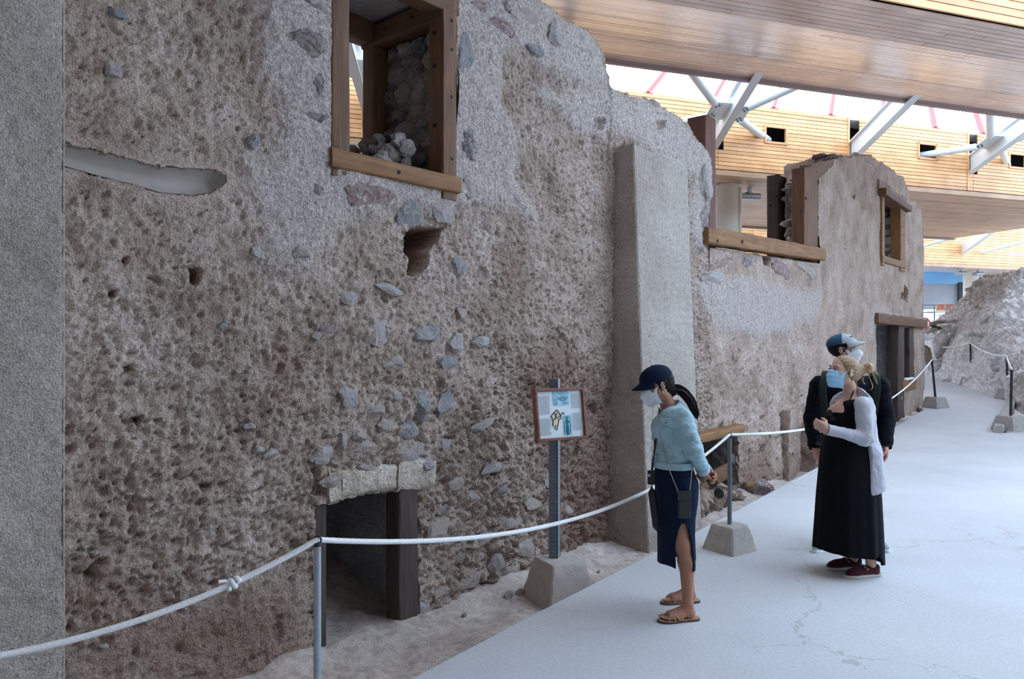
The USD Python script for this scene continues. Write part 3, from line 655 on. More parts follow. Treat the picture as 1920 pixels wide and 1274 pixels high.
w2 = thing('window_2', 'wide open upper window gap with three upright timber posts above a long brown sill', 'window', kind='structure')
(tl, zl), (tr, zr) = fac(1326, 443), fac(1540, 478)
part(w2, 'sill', timber(F(tl - 0.1, zl, -0.03), F(tr, zr, -0.03), 0.2, 0.2, N, 21, amp=0.012), 'timber_along', 40)
t5, zt5 = fac(1318, 222, -0.25)
part(w2, 'post', timber(F(t5 + 0.02, zl - 0.1, -0.28), F(t5 + 0.02, zt5, -0.28), 0.28, 0.26, U, 22, amp=0.01), 'timber_red', 40)
ta, za = fac(1515, 322, -0.06)
part(w2, 'post', timber(F(ta, zr - 0.12, -0.1), F(ta, za, -0.1), fac(1535, 400)[0] - fac(1497, 400)[0] - 0.25, 0.2, U, 23, amp=0.01), 'timber_up', 40, label='broad orange-brown post against the pier')
tb, zb_ = fac(1456, 332, -0.85)
part(w2, 'post', timber(F(tb, zr - 0.3, -0.85), F(tb, zb_, -0.85), 0.36, 0.2, U, 24, amp=0.01), 'timber_dark', 40)
bolts(w2, [F(*fac(x, y, 0.01), 0.01) for x, y in ((1512, 372), (1505, 395), (1513, 467))] + [F(*fac(x, y, 0.07), 0.075) for x, y in ((1345, 452), (1392, 453))], 0.022)
bolts(w2, [F(*fac(x, y, -0.74), -0.745) for x, y in ((1457, 368), (1446, 385))], 0.022)
# broken core of the pier behind the broad post: courses of thin slabs
core = thing('pier_core', 'stepped grey slab masonry broken open behind the broad timber post of the pier', 'masonry')
r = np.random.default_rng(9)
EDGE = np.array([(1470, 470), (1478, 420), (1500, 410), (1498, 395), (1484, 372), (1478, 362), (1490, 345), (1500, 335), (1508, 322), (1520, 308), (1540, 300), (1570, 295)], float)
y = 466; k = 0
while y > 296:
    x = np.interp(-y, -EDGE[:, 1], EDGE[:, 0]); x_end = 1545 if y > 340 else 1572
    h = 9 if y < 400 else 15
    while x < x_end:
        w = r.uniform(18, 40)
        dep = -0.42 if x < 1535 else -0.28
        t, z = fac(min(x + w / 2, x_end + 6), y, dep)
        tw = abs(fac(x + w, y, dep)[0] - fac(x, y, dep)[0])
        part(core, 'slab_stone', rock(F(t, z, dep + r.uniform(-0.06, 0.06)), (tw * 1.1, 0.45, h * 1.45 / 1400 * 11.8), 900 + k, np.stack([U, N, Z]), sub=3, cut=0.58, rough=0.2), STONES['bblbd'[k % 5]] if y < 412 else STONES['ttl'[k % 3]], smooth=28)
        x += w; k += 1
    y -= h
w3 = thing('window_3', 'small framed window high on the pier with round stones behind its right post', 'window', kind='structure')
a, b, z0, z1 = WIN3
part(w3, 'post', timber(F(a + 0.1, z0 - 0.1, -0.06), F(a + 0.1, z1 + 0.1, -0.06), 0.2, 0.2, U, 31), 'timber_along', 40)
part(w3, 'post', timber(F(b - 0.2, z0 - 0.1, -0.06), F(b - 0.2, z1, -0.06), 0.42, 0.2, U, 32), 'timber_along', 40)
part(w3, 'post', timber(F(b - 0.1, z0, -0.8), F(b - 0.1, z1, -0.8), 0.2, 0.2, U, 33), 'timber_brown', 40)
part(w3, 'sill', timber(F(a, z0 + 0.04, -0.05), F(b, z0 + 0.04, -0.05), 0.2, 0.14, N, 34), 'timber_along', 40)
part(w3, 'header', timber(F(a - 0.15, z1 + 0.02, -0.0), F(b + 0.1, z1 - 0.05, -0.0), 0.3, 0.13, N, 35), 'timber_brown', 40)
part(w3, 'lintel_slab', timber(F(a - 0.2, z1 + 0.17, -0.04), F(b + 0.1, z1 + 0.11, -0.04), 0.16, 0.18, N, 36, amp=0.03), 'brown_stone', 40)
rubble_pack(w3, b - 0.02, z0 + 0.1, z1 - 0.1, -0.16, -0.85, 0.24, 64, 'plpb', sub=2)
d3 = thing('door_3', 'ground floor doorway and side window under one orange timber lintel at the end of the pier', 'doorway', kind='structure')
a, b, z0, z1 = DOOR3; a4, b4, z04, z14 = WIN4
tA, zA = fac(1638, 599); tB, zB = fac(1731, 611)
part(d3, 'lintel', timber(F(tA, z1 + 0.09, -0.02), F(T_END + 0.02, z14 + 0.08, -0.02), 0.22, 0.2, N, 41, amp=0.012), 'timber_brown', 40)
part(d3, 'jamb_post', timber(F(b + 0.02, -0.4, -0.08), F(b + 0.02, z1 + 0.02, -0.08), 0.5, 0.22, U, 42, amp=0.025), 'timber_dark', 40)
part(d3, 'jamb_post', timber(F(b - 0.55, -0.4, -0.5), F(b - 0.55, z1 + 0.02, -0.5), 0.3, 0.25, U, 43, amp=0.02), 'timber_dark', 40)
part(d3, 'jamb_post', timber(F(b4 - 0.2, z04, -0.1), F(b4 - 0.2, z14, -0.1), 0.42, 0.22, U, 44, amp=0.02), 'timber_dark', 40)
part(d3, 'sill', timber(F(a4, z04 + 0.05, -0.05), F(b4, z04 + 0.05, -0.05), 0.2, 0.22, N, 45), 'timber_along', 40)
part(d3, 'inner_wall', timber(F(a + 0.35, -0.4, -0.45), F(a + 0.35, z1, -0.45), 0.55, 0.12, U, 46, amp=0.02), 'lime_stone', 40)
v, f = timber(F(b4 - 1.0, z04 + 0.19, 0.02), F(b4 - 0.25, z04 + 0.19, 0.02), 0.1, 0.05, N, 47)
part(d3, 'white_ledge', (v, f), 'sign_white', 40)

# ---- roughcast buttresses ---------------------------------------------------------------------------------------
def buttress(t0, t1, zb, zt, db, dt, label, slope=0.0, tb_shift=0.0, res=0.02, seed=0, dep=0.25):
    b_ = thing('buttress', label, 'buttress', kind=None)
    def face(p00, p10, p11, p01, res, nm):
        p00, p10, p11, p01 = (np.asarray(x, float) for x in (p00, p10, p11, p01))
        nu = max(3, int(np.linalg.norm(p10 - p00) / res)); nv = max(3, int(np.linalg.norm(p01 - p00) / res))
        u_, v_ = np.meshgrid(np.linspace(0, 1, nu), np.linspace(0, 1, nv), indexing='ij')
        u_, v_ = u_[..., None], v_[..., None]
        G = ((p00 * (1 - u_) + p10 * u_) * (1 - v_) + (p01 * (1 - u_) + p11 * u_) * v_).reshape(-1, 3)
        nn = unit(np.cross(p10 - p00, p01 - p00))
        nz = 0.03 * (fbm(G * 24, 3, seed) - 0.5) + 0.012 * (fbm(G * 60, 2, seed + 3) - 0.5) + 0.02 * (fbm(G * 2.2, 2, seed) - 0.5)
        e = np.minimum(np.minimum(u_, 1 - u_) * nu, np.minimum(v_, 1 - v_) * nv).ravel()
        part(b_, nm, (G + nn * (nz * np.minimum(1, e / 2) - 0.01 * (e < 0.5))[:, None], grid_faces(nu, nv)), 'roughcast', smooth=True)
    A, B = F(t0 + tb_shift, zb, db), F(t1 + tb_shift, zb, db); C, D = F(t1, zt - slope, dt), F(t0, zt, dt)
    A0, B0, C0, D0 = F(t0 + tb_shift, zb, -dep), F(t1 + tb_shift, zb, -dep), F(t1, zt - slope, -dep), F(t0, zt, -dep)
    face(A, B, C, D, res, 'front_face'); face(A0, A, D, D0, res, 'side_face'); face(B, B0, C0, C, res, 'side_face'); face(D, C, C0, D0, res, 'top_face')
    return b_
buttress(-4.2, -1.68, -0.75, 4.9, 0.45, 0.45, 'near roughcast grey buttress filling the left edge, full height', res=0.0155, seed=3)
buttress(3.40, 4.52, -0.45, fac(1188, 268, 0.23)[1], 0.44, 0.23, 'roughcast grey buttress pillar in mid wall, leaning against it behind the woman in denim', slope=0.0, tb_shift=-0.06, res=0.016, seed=5)

# ---- sandy strip between wall and path, ground, path ----------------------------------------------------------------
def sand_patch(t0, t1, d0, d1, st):
    ts, ds = np.arange(t0, t1, st), np.arange(d0, d1, st)
    tt, dd = (x.ravel() for x in np.meshgrid(ts, ds, indexing='ij'))
    p = np.stack([tt, dd, 0 * tt], 1)
    z = -0.25 + 0.07 * (fbm(p * 1.1, 3, 4) - 0.5) + 0.05 * (fbm(p * 5, 3, 5) - 0.5) + 0.02 * (fbm(p * 17, 3, 6) - 0.5)
    z += 0.10 * sstep(0.35, -0.02, dd) * fbm(p * 3, 2, 9)
    z += np.where(dd < -0.3, 0.16 * sstep(-0.3, -1.2, dd), 0)
    z += 0.30 * sstep(8, 15, tt)
    return F(tt, z, dd), grid_faces(len(ts), len(ds))
single('floor_sand', join(sand_patch(-2.6, 5.2, -1.6, 2.0, 0.022), sand_patch(5.17, 17.5, -1.6, 3.2, 0.05)), 'sand', 'pale trampled sand strip between the ancient wall and the raised path', 'sand', True, kind='structure')
X0, X1, Y0, Y1 = -60, 70, -40, 70
single('floor_earth', (np.array([(X0, Y0, -0.55), (X1, Y0, -0.55), (X1, Y1, -0.55), (X0, Y1, -0.55)], float), np.array([[0, 1, 2, 3]])), 'sand', 'bare earth ground under the shelter', 'ground', kind='structure')
edge = [(-7.8, -6.2), (-3.6, -0.32)] + [tuple(on_floor(x, y)[:2]) for x, y in ((770, 1274), (1000, 1152), (1210, 1045), (1365, 966), (1510, 888), (1600, 842), (1690, 794), (1733, 768))]
edge += [tuple(F(T_END + 0.3, 0, -0.4)[:2]), tuple(F(T_END + 1.5, 0, -2.4)[:2])]
edge += [(14.6, 26.0)] + [tuple(on_floor(x, y)[:2]) for x, y in ((1815, 729), (1860, 741), (1897, 750), (1876, 812))]
edge += [(9.9, 13.6), (13.5, 12.5), (22, 8), (22, -10), (2, -10)]
PATH = Polygon(edge)
xs = np.arange(-8, 22, 0.22); gx, gy = np.meshgrid(xs, np.arange(-10, 27, 0.22)); gp = np.stack([gx.ravel(), gy.ravel()], 1)
gp = gp[shapely.contains_xy(PATH.buffer(-0.08), gp[:, 0], gp[:, 1])]
ring = np.array([PATH.exterior.interpolate(s).coords[0] for s in np.arange(0, PATH.length, 0.12)])
nzr = fbm(np.c_[ring * 2.2, 0 * ring[:, 0]], 3, 3) - 0.5
ring = ring + 0.05 * nzr[:, None]
pp = np.vstack([ring, gp]); tri = Delaunay(pp).simplices
cc = pp[tri].mean(1); tri = tri[shapely.contains_xy(Polygon(ring), cc[:, 0], cc[:, 1])]
a_, b_, c_ = (pp[tri[:, k]] for k in range(3))
sg = (b_[:, 0] - a_[:, 0]) * (c_[:, 1] - a_[:, 1]) - (b_[:, 1] - a_[:, 1]) * (c_[:, 0] - a_[:, 0])
tri = np.where(sg[:, None] < 0, tri[:, ::-1], tri)[np.abs(sg) > 1e-7]
zt_ = floor_z(pp[:, 0], pp[:, 1]) + 0.006 * (fbm(np.c_[pp * 0.9, 0 * pp[:, 0]], 2, 4) - 0.5)
nr = len(ring); zt_[:nr] -= 0.006
top = np.c_[pp, zt_]; low = np.c_[ring, zt_[:nr] - 0.5]
i = np.arange(nr); j = (i + 1) % nr
skirt = np.vstack([np.stack([i, len(pp) + i, len(pp) + j], 1), np.stack([i, len(pp) + j, j], 1)])
single('floor', (np.vstack([top, low]), np.vstack([tri, skirt[:, ::-1]])), 'path', 'pale speckled concrete visitor path with thin cracks', 'path', smooth=30, kind='structure')
# ================================================================== the shelter's roof
LAR = ['larch_a', 'larch_b', 'larch_c', 'larch_a', 'larch_d']; UND = ['underside_a', 'underside_b', 'underside_c', 'underside_a', 'underside_d']; SOF = ['soffit_a', 'soffit_b', 'soffit_c', 'soffit_a', 'soffit_d']
AXR = np.stack([R3, P3, Z])
def plank(s0, s1, q, z, wq, wz, tilt=0.0):
    ax = AXR
    if tilt:
        c, s = math.cos(tilt), math.sin(tilt)
        ax = np.stack([R3, c * P3 + s * Z, -s * P3 + c * Z])
    return box(H((s0 + s1) / 2, q, z), (s1 - s0, wq, wz), ax)
def fascia(par, q, z0, z1, cuts, n, holes=(), face=-1, th=0.03):
    """horizontal boards on the upright side of a roof beam; cuts: s of the joints"""
    h = (z1 - z0) / n; k = 0
    for r_ in range(n):
        za, zb = z0 + r_ * h, z0 + (r_ + 1) * h
        for c0, c1 in zip(cuts[:-1], cuts[1:]):
            spans = [(c0 + 0.006, c1 - 0.006)]
            for (h0, h1, hz0, hz1) in holes:
                if zb > hz0 + 0.02 and za < hz1 - 0.02:
                    spans = [x for a, b in spans for x in (((a, min(b, h0)), (max(a, h1), b)) if h0 < b and h1 > a else ((a, b),)) if x[1] - x[0] > 0.02]
            for a, b in spans:
                part(par, 'board', plank(a, b, q + face * rng.uniform(0, 0.004), (za + zb) / 2, th, h - 0.011), LAR[int(rng.integers(5))]); k += 1
    return k
def soffit(par, q0, z0, q1, z1, cuts, n, mats=SOF, stagger=0.0, gap=0.012, wob=0.0):
    q = np.linspace(q0, q1, n + 1); z = np.linspace(z0, z1, n + 1); L = math.hypot(q1 - q0, z1 - z0) / n; tl = math.atan2(z1 - z0, q1 - q0)
    for r_ in range(n):
        off = stagger * float(rng.uniform(-1, 1))
        cs = [cuts[0]] + [c + off for c in cuts[1:-1]] + [cuts[-1]]
        for a, b in zip(cs[:-1], cs[1:]):
            part(par, 'board', plank(a + 0.004, b - 0.004, (q[r_] + q[r_ + 1]) / 2, (z[r_] + z[r_ + 1]) / 2 + rng.uniform(0, 0.004), L - gap, 0.024, tl + wob * float(rng.normal())), mats[int(rng.integers(5))])
def rest(par, name, q0, z0, q1, z1, s0, s1, n, gap=0.012, mt='soffit_a'):
    """boards too far or too narrow to pick apart, still real boards, joined"""
    q = np.linspace(q0, q1, n + 1); z = np.linspace(z0, z1, n + 1); L = math.hypot(q1 - q0, z1 - z0) / n; tl = math.atan2(z1 - z0, q1 - q0)
    part(par, name, join(*[plank(s0, s1, (q[k] + q[k + 1]) / 2, (z[k] + z[k + 1]) / 2, L - gap, 0.024, tl) for k in range(n)]), mt, kind='stuff')
def slab(par, name, q0, q1, z0, z1, s0, s1, mt='backing'):
    part(par, name, box(H((s0 + s1) / 2, (q0 + q1) / 2, (z0 + z1) / 2), (s1 - s0, q1 - q0, z1 - z0), AXR), mt)

SA, SB = -16.0, 36.0
SB1, SB2, SB3 = 19.5, 25.2, 35.0        # the farther beams stop short of the right-hand end, which is open to the sky
# beam 1, whose soffit crosses the top of the picture
c1 = thing('ceiling', 'long timber-boarded roof beam crossing the upper right, its glossy soffit above the skylight strip', 'ceiling', kind='structure')
soffit(c1, 12.0, 6.80, 10.88, 6.69, [SA, -4, 2, 8, 14, SB1], 16, stagger=1.6, wob=0.02)
soffit(c1, 10.86, 6.686, 7.67, 5.725, [SA, -4, 2, 8, 14, SB1], 44, stagger=1.6, gap=0.008, wob=0.03)
soffit(c1, 7.62, 5.70, 6.84, 5.71, [SA, -4, 0.5, 3.5, 6.5, 9.5, 12.5, 16, SB1], 8, stagger=1.3, mats=['soffit_b', 'soffit_d', 'soffit_d', 'soffit_b', 'soffit_d'])
fascia(c1, 6.80, 5.72, 7.0, [SA, -4, 2, 6, 10, 14, SB1], 13)
slab(c1, 'roof_core', 6.84, 11.97, 6.88, 7.0, SA, SB1)
part(c1, 'gutter', box(H(1.75, 12.06, 6.77), (35.5, 0.10, 0.10), AXR), 'gutter_steel')
for k in range(16):
    part(c1, 'hanger', box(H(4.0 + k * 1.1, 12.06, 6.90), (0.03, 0.03, 0.16), AXR), 'gutter_steel')
# beam 2, the orange boarded wall behind the ruin
QF = 14.39; ZF0, ZF1 = 5.62, 7.13
GS = [9.85 + 3.86 * k for k in range(-6, 6)]
NODES = [GS[k] for k in range(0, 12, 2)]
holes = [(g + sg * 1.56 - 0.27, g + sg * 1.56 + 0.27, 6.36, 6.68) for g in NODES for sg in (-1, 1)] + [(g - 0.16, g + 0.16, 6.05, 9) for g in GS]
c2 = thing('ceiling', 'orange larch-boarded roof beam behind the ruin, with steel girders and tubes entering its face', 'ceiling', kind='structure')
fascia(c2, QF, ZF0, ZF1, [SA] + GS[1:] + [SB2], 17, holes)
slab(c2, 'roof_core', QF + 0.75, 21.3, ZF0 + 0.06, ZF1 - 0.03, SA, SB2)
slab(c2, 'edge_board', QF - 0.02, QF + 0.16, ZF0 - 0.13, ZF0 - 0.015, SA, SB2, 'underside_d')
slab(c2, 'inner_lining', QF + 0.6, QF + 0.7, ZF0, ZF1, SA, SB2, 'hole_dark')
slab(c2, 'cap_sheet', QF + 0.02, QF + 0.75, ZF1 - 0.03, ZF1 + 0.0, SA, SB2, 'sign_white')
soffit(c2, QF + 0.18, ZF0 - 0.06, QF + 2.3, ZF0 - 0.02, [SA, 4, 10, 16, SB2], 12, mats=UND, stagger=2)
soffit(c2, QF + 2.4, ZF0 + 0.03, 21.36, ZF0 + 0.03, [SA, 4, 10, 16, SB2], 40, mats=UND, stagger=2)
part(c2, 'gutter', box(H(4.6, 21.42, ZF0), (41.2, 0.10, 0.10), AXR), 'gutter_steel')
for g in NODES:
    for sg in (-1, 1):
        s0 = g + sg * 1.56
        for (w, h, ds, dz) in ((0.62, 0.05, 0, -0.185), (0.62, 0.05, 0, 0.185), (0.05, 0.42, -0.295, 0), (0.05, 0.42, 0.295, 0)):
            part(c2, 'hole_frame', box(H(s0 + ds, QF - 0.02, 6.52 + dz), (w, 0.05, h), AXR), 'larch_d')
for g in GS[1:-1]:
    for ds in (-0.19,):
        part(c2, 'joint_trim', box(H(g + ds, QF - 0.025, (ZF0 + ZF1) / 2), (0.05, 0.03, ZF1 - ZF0), AXR), 'larch_b')
# beam 3, farther back
Q3 = 24.0
c3 = thing('ceiling', 'farthest boarded roof beam, pale orange strip low above the back wall', 'ceiling', kind='structure')
fascia(c3, Q3, 5.0, 6.9, [2, 12, 18, 24, SB3], 16)
slab(c3, 'roof_core', Q3 + 0.03, 27, 5.05, 7, SA, SB3)
slab(c3, 'edge_board', Q3 - 0.06, Q3 + 0.1, 4.86, 4.99, SA, SB3, 'underside_d')
rest(c3, 'soffit_boards', Q3 + 0.1, 5.0, 27, 5.0, 2, SB3, 16)
# beam 0 above the photographer and one more behind
c0 = thing('ceiling', 'boarded roof beam over the near end of the path, behind the photographer', 'ceiling', kind='structure')
rest(c0, 'soffit_boards', -2.0, 6.6, -10, 6.6, SA, SB1, 40, mt='soffit_b')
slab(c0, 'roof_core', -12, -2.0, 6.63, 7.6, SA, SB1)
slab(c0, 'roof_core', -30, -15, 6.63, 7.6, SA, SB1)
rest(c0, 'soffit_boards', 6.7, 6.6, -2.0, 6.6, SA, 4.2, 50, mt='soffit_b')
slab(c0, 'roof_core', -2.0, 6.7, 6.63, 7.6, SA, 4.2)
# red skylight rafters
for k in range(12):
    s = 9.75 + 1.65 * (k - 5)
    g = thing('skylight_rafter', 'thin red skylight rafter crossing the white glazing strip', 'rafter', H(s, QF + 0.1, 7.15), group='red rafters across the skylight strip')
    part(g, 'rafter_bar', timber(H(s, QF + 0.06, 7.14), H(s + 1.5, QF + 1.56, 8.5), 0.07, 0.12, R3, k, amp=0, cham=0.005, seg=2), 'red_steel')
    part(g, 'foot_plate', box(H(s + 0.02, QF + 0.12, 7.145), (0.22, 0.2, 0.03), AXR), 'red_steel')
# steel girders with their node plates and tubes
for k, g in enumerate(GS):
    n_, f_ = H(g - 0.95, 11.6, 7.02), H(g + 0.06, QF + 0.5, 6.17)
    if k < 1 or k > 8: continue
    where = {6: 'entering the orange boards just right of the red wall post', 7: 'plain, entering the orange boards behind the pier top', 8: 'at the right edge of the picture', 4: 'glimpsed through the tall upper window'}.get(k, '')
    if not where: continue
    G = thing('girder', f'white steel girder {where}', 'girder', n_, group=None)
    t = unit(f_ - n_); sd = unit(np.cross(t, Z)); up = np.cross(sd, t); L = np.linalg.norm(f_ - n_); c = (n_ + f_) / 2
    ax = np.stack([t, sd, up])
    part(G, 'web', box(c, (L, 0.03, 0.42), ax), 'white_steel')
    part(G, 'bottom_flange', box(c - up * 0.21, (L, 0.17, 0.03), ax), 'white_steel')
    part(G, 'top_flange', box(c + up * 0.21, (L, 0.17, 0.03), ax), 'white_steel')
    if g in NODES:
        m = n_ + t * L * 0.56 + up * 0.06
        for sg in (-1, 1):
            hd = unit(np.cross(up, t)) * sg * -1
            hd = R3 * sg
            pl = np.stack([t, hd, np.cross(t, hd)])
            P = [(-0.33, 0.0), (0.33, 0.0), (0.30, 0.36), (0.20, 0.46), (-0.20, 0.46), (-0.30, 0.36)]
            from shapely.geometry import Polygon as PG
            e = trimesh.creation.extrude_polygon(PG(P), 0.025, engine='earcut')
            v = np.asarray(e.vertices) @ pl + m
            npz = part(G, 'node_plate', (v, np.asarray(e.faces)[:, ::-1] if sg < 0 else np.asarray(e.faces)), 'white_steel')
            below = -1 if np.cross(t, hd)[2] > 0 else 1
            for (bx, by) in ((0.2, 0.28), (0.27, 0.34), (0.14, 0.35), (0.21, 0.41), (-0.2, 0.28), (-0.27, 0.34), (-0.14, 0.35), (-0.21, 0.41)):
                p = m + pl[0] * bx + pl[1] * by + pl[2] * (0.0 if below < 0 else 0.025)
                part(npz, 'bolt', tube([p, p + pl[2] * below * 0.02], 0.022, 8), 'galv_dark')
            a_ = m + t * 0.26 + hd * 0.42
            e_ = H(g + sg * 1.56, QF + 0.25, 6.47)
            part(G, 'brace_tube', tube([a_, e_], 0.085, 14), 'white_steel', 30)
            a_ = m - t * 0.26 + hd * 0.42
            e_ = H(g - 0.95 + sg * 1.75, 11.8, 7.05)
            part(G, 'brace_tube', tube([a_, e_], 0.085, 14), 'white_steel', 30)
for k, (px, Y) in enumerate(((1822, 0), (1910, 0), (1775, 1), (1395, 1))):
    # far skylight strip
    s = {0: 24.9, 1: 28.8, 2: 22.6, 3: 10.4}[k]
    where = ['right of the pier, below the second roof beam', 'at the right edge, below the second roof beam', 'thin tube form, first right of the pier', 'glimpsed low in the wide window gap'][k]
    G = thing('girder', f'far white steel girder {where}', 'girder', H(s, 21.5, 6.3))
    a_, e_ = H(s - 1.2, 21.5, 6.35), H(s, Q3 + 0.3, 5.55)
    if k < 2:
        part(G, 'web', timber(a_, e_, 0.03, 0.4, R3, k, amp=0, cham=0.004, seg=2), 'white_steel')
        part(G, 'bottom_flange', timber(a_ - Z * 0.2, e_ - Z * 0.2, 0.2, 0.03, R3, k, amp=0, cham=0.004, seg=2), 'white_steel')
        part(G, 'brace_tube', tube([e_ + R3 * 1.0 - P3 * 0.3, a_ + R3 * 2.9 - Z * 0.3], 0.07, 12), 'white_steel', 30)
    else:
        part(G, 'brace_tube', tube([a_ + R3 * 0.3, e_], 0.09, 12), 'white_steel', 30)
        part(G, 'end_plate', box(e_ - P3 * 0.3, (0.3, 0.05, 0.25), AXR), 'galv_dark')
# columns
def column(c, r, z1, label):
    g = thing('column', label, 'column', (c[0], c[1], -0.5))
    part(g, 'shaft', tube([(c[0], c[1], -0.5), (c[0], c[1], z1)], r, 40), 'column_paint', 40)
    part(g, 'downpipe', tube([(c[0] + r * 0.72, c[1] - r * 0.78, -0.4), (c[0] + r * 0.72, c[1] - r * 0.78, z1 - 0.1)], 0.04, 12), 'column_paint', 40)
cc = at(1366, 400, 18.3); column(cc, 0.30, 5.56, 'round cream concrete column seen through the wide window gap')
cc = at(1822, 540, 35.0); column(cc, 0.36, 4.98, 'round cream concrete column in front of the far blue strip')
# lamps hung under the beams
def flood(p, label, w=0.4, h=0.45):
    g = thing('floodlight', label, 'lamp', p)
    p = np.asarray(p, float)
    part(g, 'stem', box(p + Z * h / 2, (0.07, 0.07, h), AXR), 'galv')
    part(g, 'bracket', tube([p - R3 * w * 0.3, p + Z * 0.06, p + R3 * w * 0.3], 0.02, 8), 'galv_dark')
    part(g, 'head', timber(p - R3 * w * 0.62 - Z * 0.08, p + R3 * w * 0.62 - Z * 0.06, 0.28, 0.15, P3, 3, amp=0, cham=0.05, seg=3), 'galv', 40)
flood(at(1405, 364, 18.6), 'grey floodlight hanging by the column in the wide window gap')
flood(at(1802, 510, 33.5), 'small grey floodlight left of the far column', 0.36, 0.5); flood(at(1834, 511, 33.5), 'small grey floodlight right of the far column', 0.36, 0.5)

# ---- back of the hall -----------------------------------------------------------------------------------------------
def upright(name, label, cat, s0, s1, q, z0, z1, mt, th=0.3, kind='structure'):
    return single(name, box(H((s0 + s1) / 2, q, (z0 + z1) / 2), (s1 - s0, th, z1 - z0), AXR), mt, label, cat, kind=kind)
upright('wall_back', 'pale grey back wall of the shelter', 'wall', SA, SB + 6, 40, -1, 8.5, 'wall_white')
upright('wall_front', 'pale shelter wall behind the photographer', 'wall', SA, SB + 6, -22, -1, 8.5, 'wall_white')
for nm, s, lb in (('wall_side', SA - 0.5, 'shelter end wall beyond the ruin'), ('wall_right', SB + 6, 'low shelter end wall on the right')):
    single(nm, box(H(s, 9, 3.5 if s < 0 else 1.0), (0.3, 62, 10 if s < 0 else 4.0), AXR), 'wall_white', 'pale ' + lb, 'wall', kind='structure')
def panel_px(name, x0, x1, y0, y1, Y, mt, label, cat, th=0.12):
    a, b = at(x0, y1, Y), at(x1, y1, Y * 1.0); top = at(x0, y0, Y)[2]; c = (a + b) / 2
    return single(name, (box(((a[0] + b[0]) / 2, Y, (a[2] + top) / 2), (b[0] - a[0], th, top - a[2]))), mt, label, cat)
panel_px('fascia_panel', 1700, 1812, 508, 533, 36.5, 'blue_glass', 'bright blue glazed strip high on the far back wall', 'glazing')
panel_px('partition', 1700, 1797, 533, 580, 36.6, 'wall_grey', 'stained blue-grey partition below the blue strip', 'wall')
panel_px('door_panel', 1797, 1812, 530, 572, 36.4, 'black_metal', 'narrow dark door leaf beside the far column', 'door')
panel_px('cross_beam', 1812, 2060, 503, 525, 36.6, 'column_paint', 'grey concrete cross beam right of the far column', 'beam')
lv = thing('louvre', 'black slatted louvre behind the top of the rubble mound', 'louvre', at(1880, 560, 36.2))
a, b = at(1830, 570, 36.2), at(2060, 525, 36.2)
part(lv, 'backing', box(((a + b) / 2) + np.array([0, 0.2, 0]), (b[0] - a[0], 0.05, b[2] - a[2])), 'hole_dark')
for k in range(9):
    z = a[2] + (k + 0.5) * (b[2] - a[2]) / 9
    part(lv, 'slat', box(((a[0] + b[0]) / 2, 36.2, z), (b[0] - a[0], 0.14, 0.03)), 'galv_dark')
rl = thing('railing', 'grey steel railing of the raised gallery left of the rubble mound', 'railing', at(1760, 600, 33))
for y, x1 in ((573, 1800), (581, 1800), (587, 1795), (593, 1790)):
    part(rl, 'rail', tube([at(1700, y, 33), at(x1 + 40, y - 3, 33)], 0.026 if y in (573, 587) else 0.014, 8), 'galv_dark')
for x in (1706, 1752, 1776, 1800):
    part(rl, 'upright', tube([at(x, 605, 33), at(x, 572, 33)], 0.03, 8), 'galv_dark')
bn = thing('banner', 'orange banner with red lettering marks behind the far railing', 'banner', at(1780, 580, 34))
part(bn, 'sheet', box(at(1781, 577, 34), (1.25, 0.05, 0.34)), 'banner')
for x, s in ((1761, 0.16), (1767, 0.1), (1779, 0.22), (1784, 0.22), (1790, 0.22)):
    v, f = tube([at(x, 576, 33.9) + np.array([s * math.cos(q) * 0.5, -0.05, s * math.sin(q) * 0.55]) for q in np.linspace(0.4, 5.6, 12)], 0.03, 6)
    part(bn, 'lettering_mark', (v, f), 'banner_red')
single('gallery_floor', box(at(1760, 606, 35) + np.array([0, 0, -0.3]), (9, 6, 0.5)), 'concrete', 'raised pale gallery floor behind the rubble mound', 'floor', kind='structure')
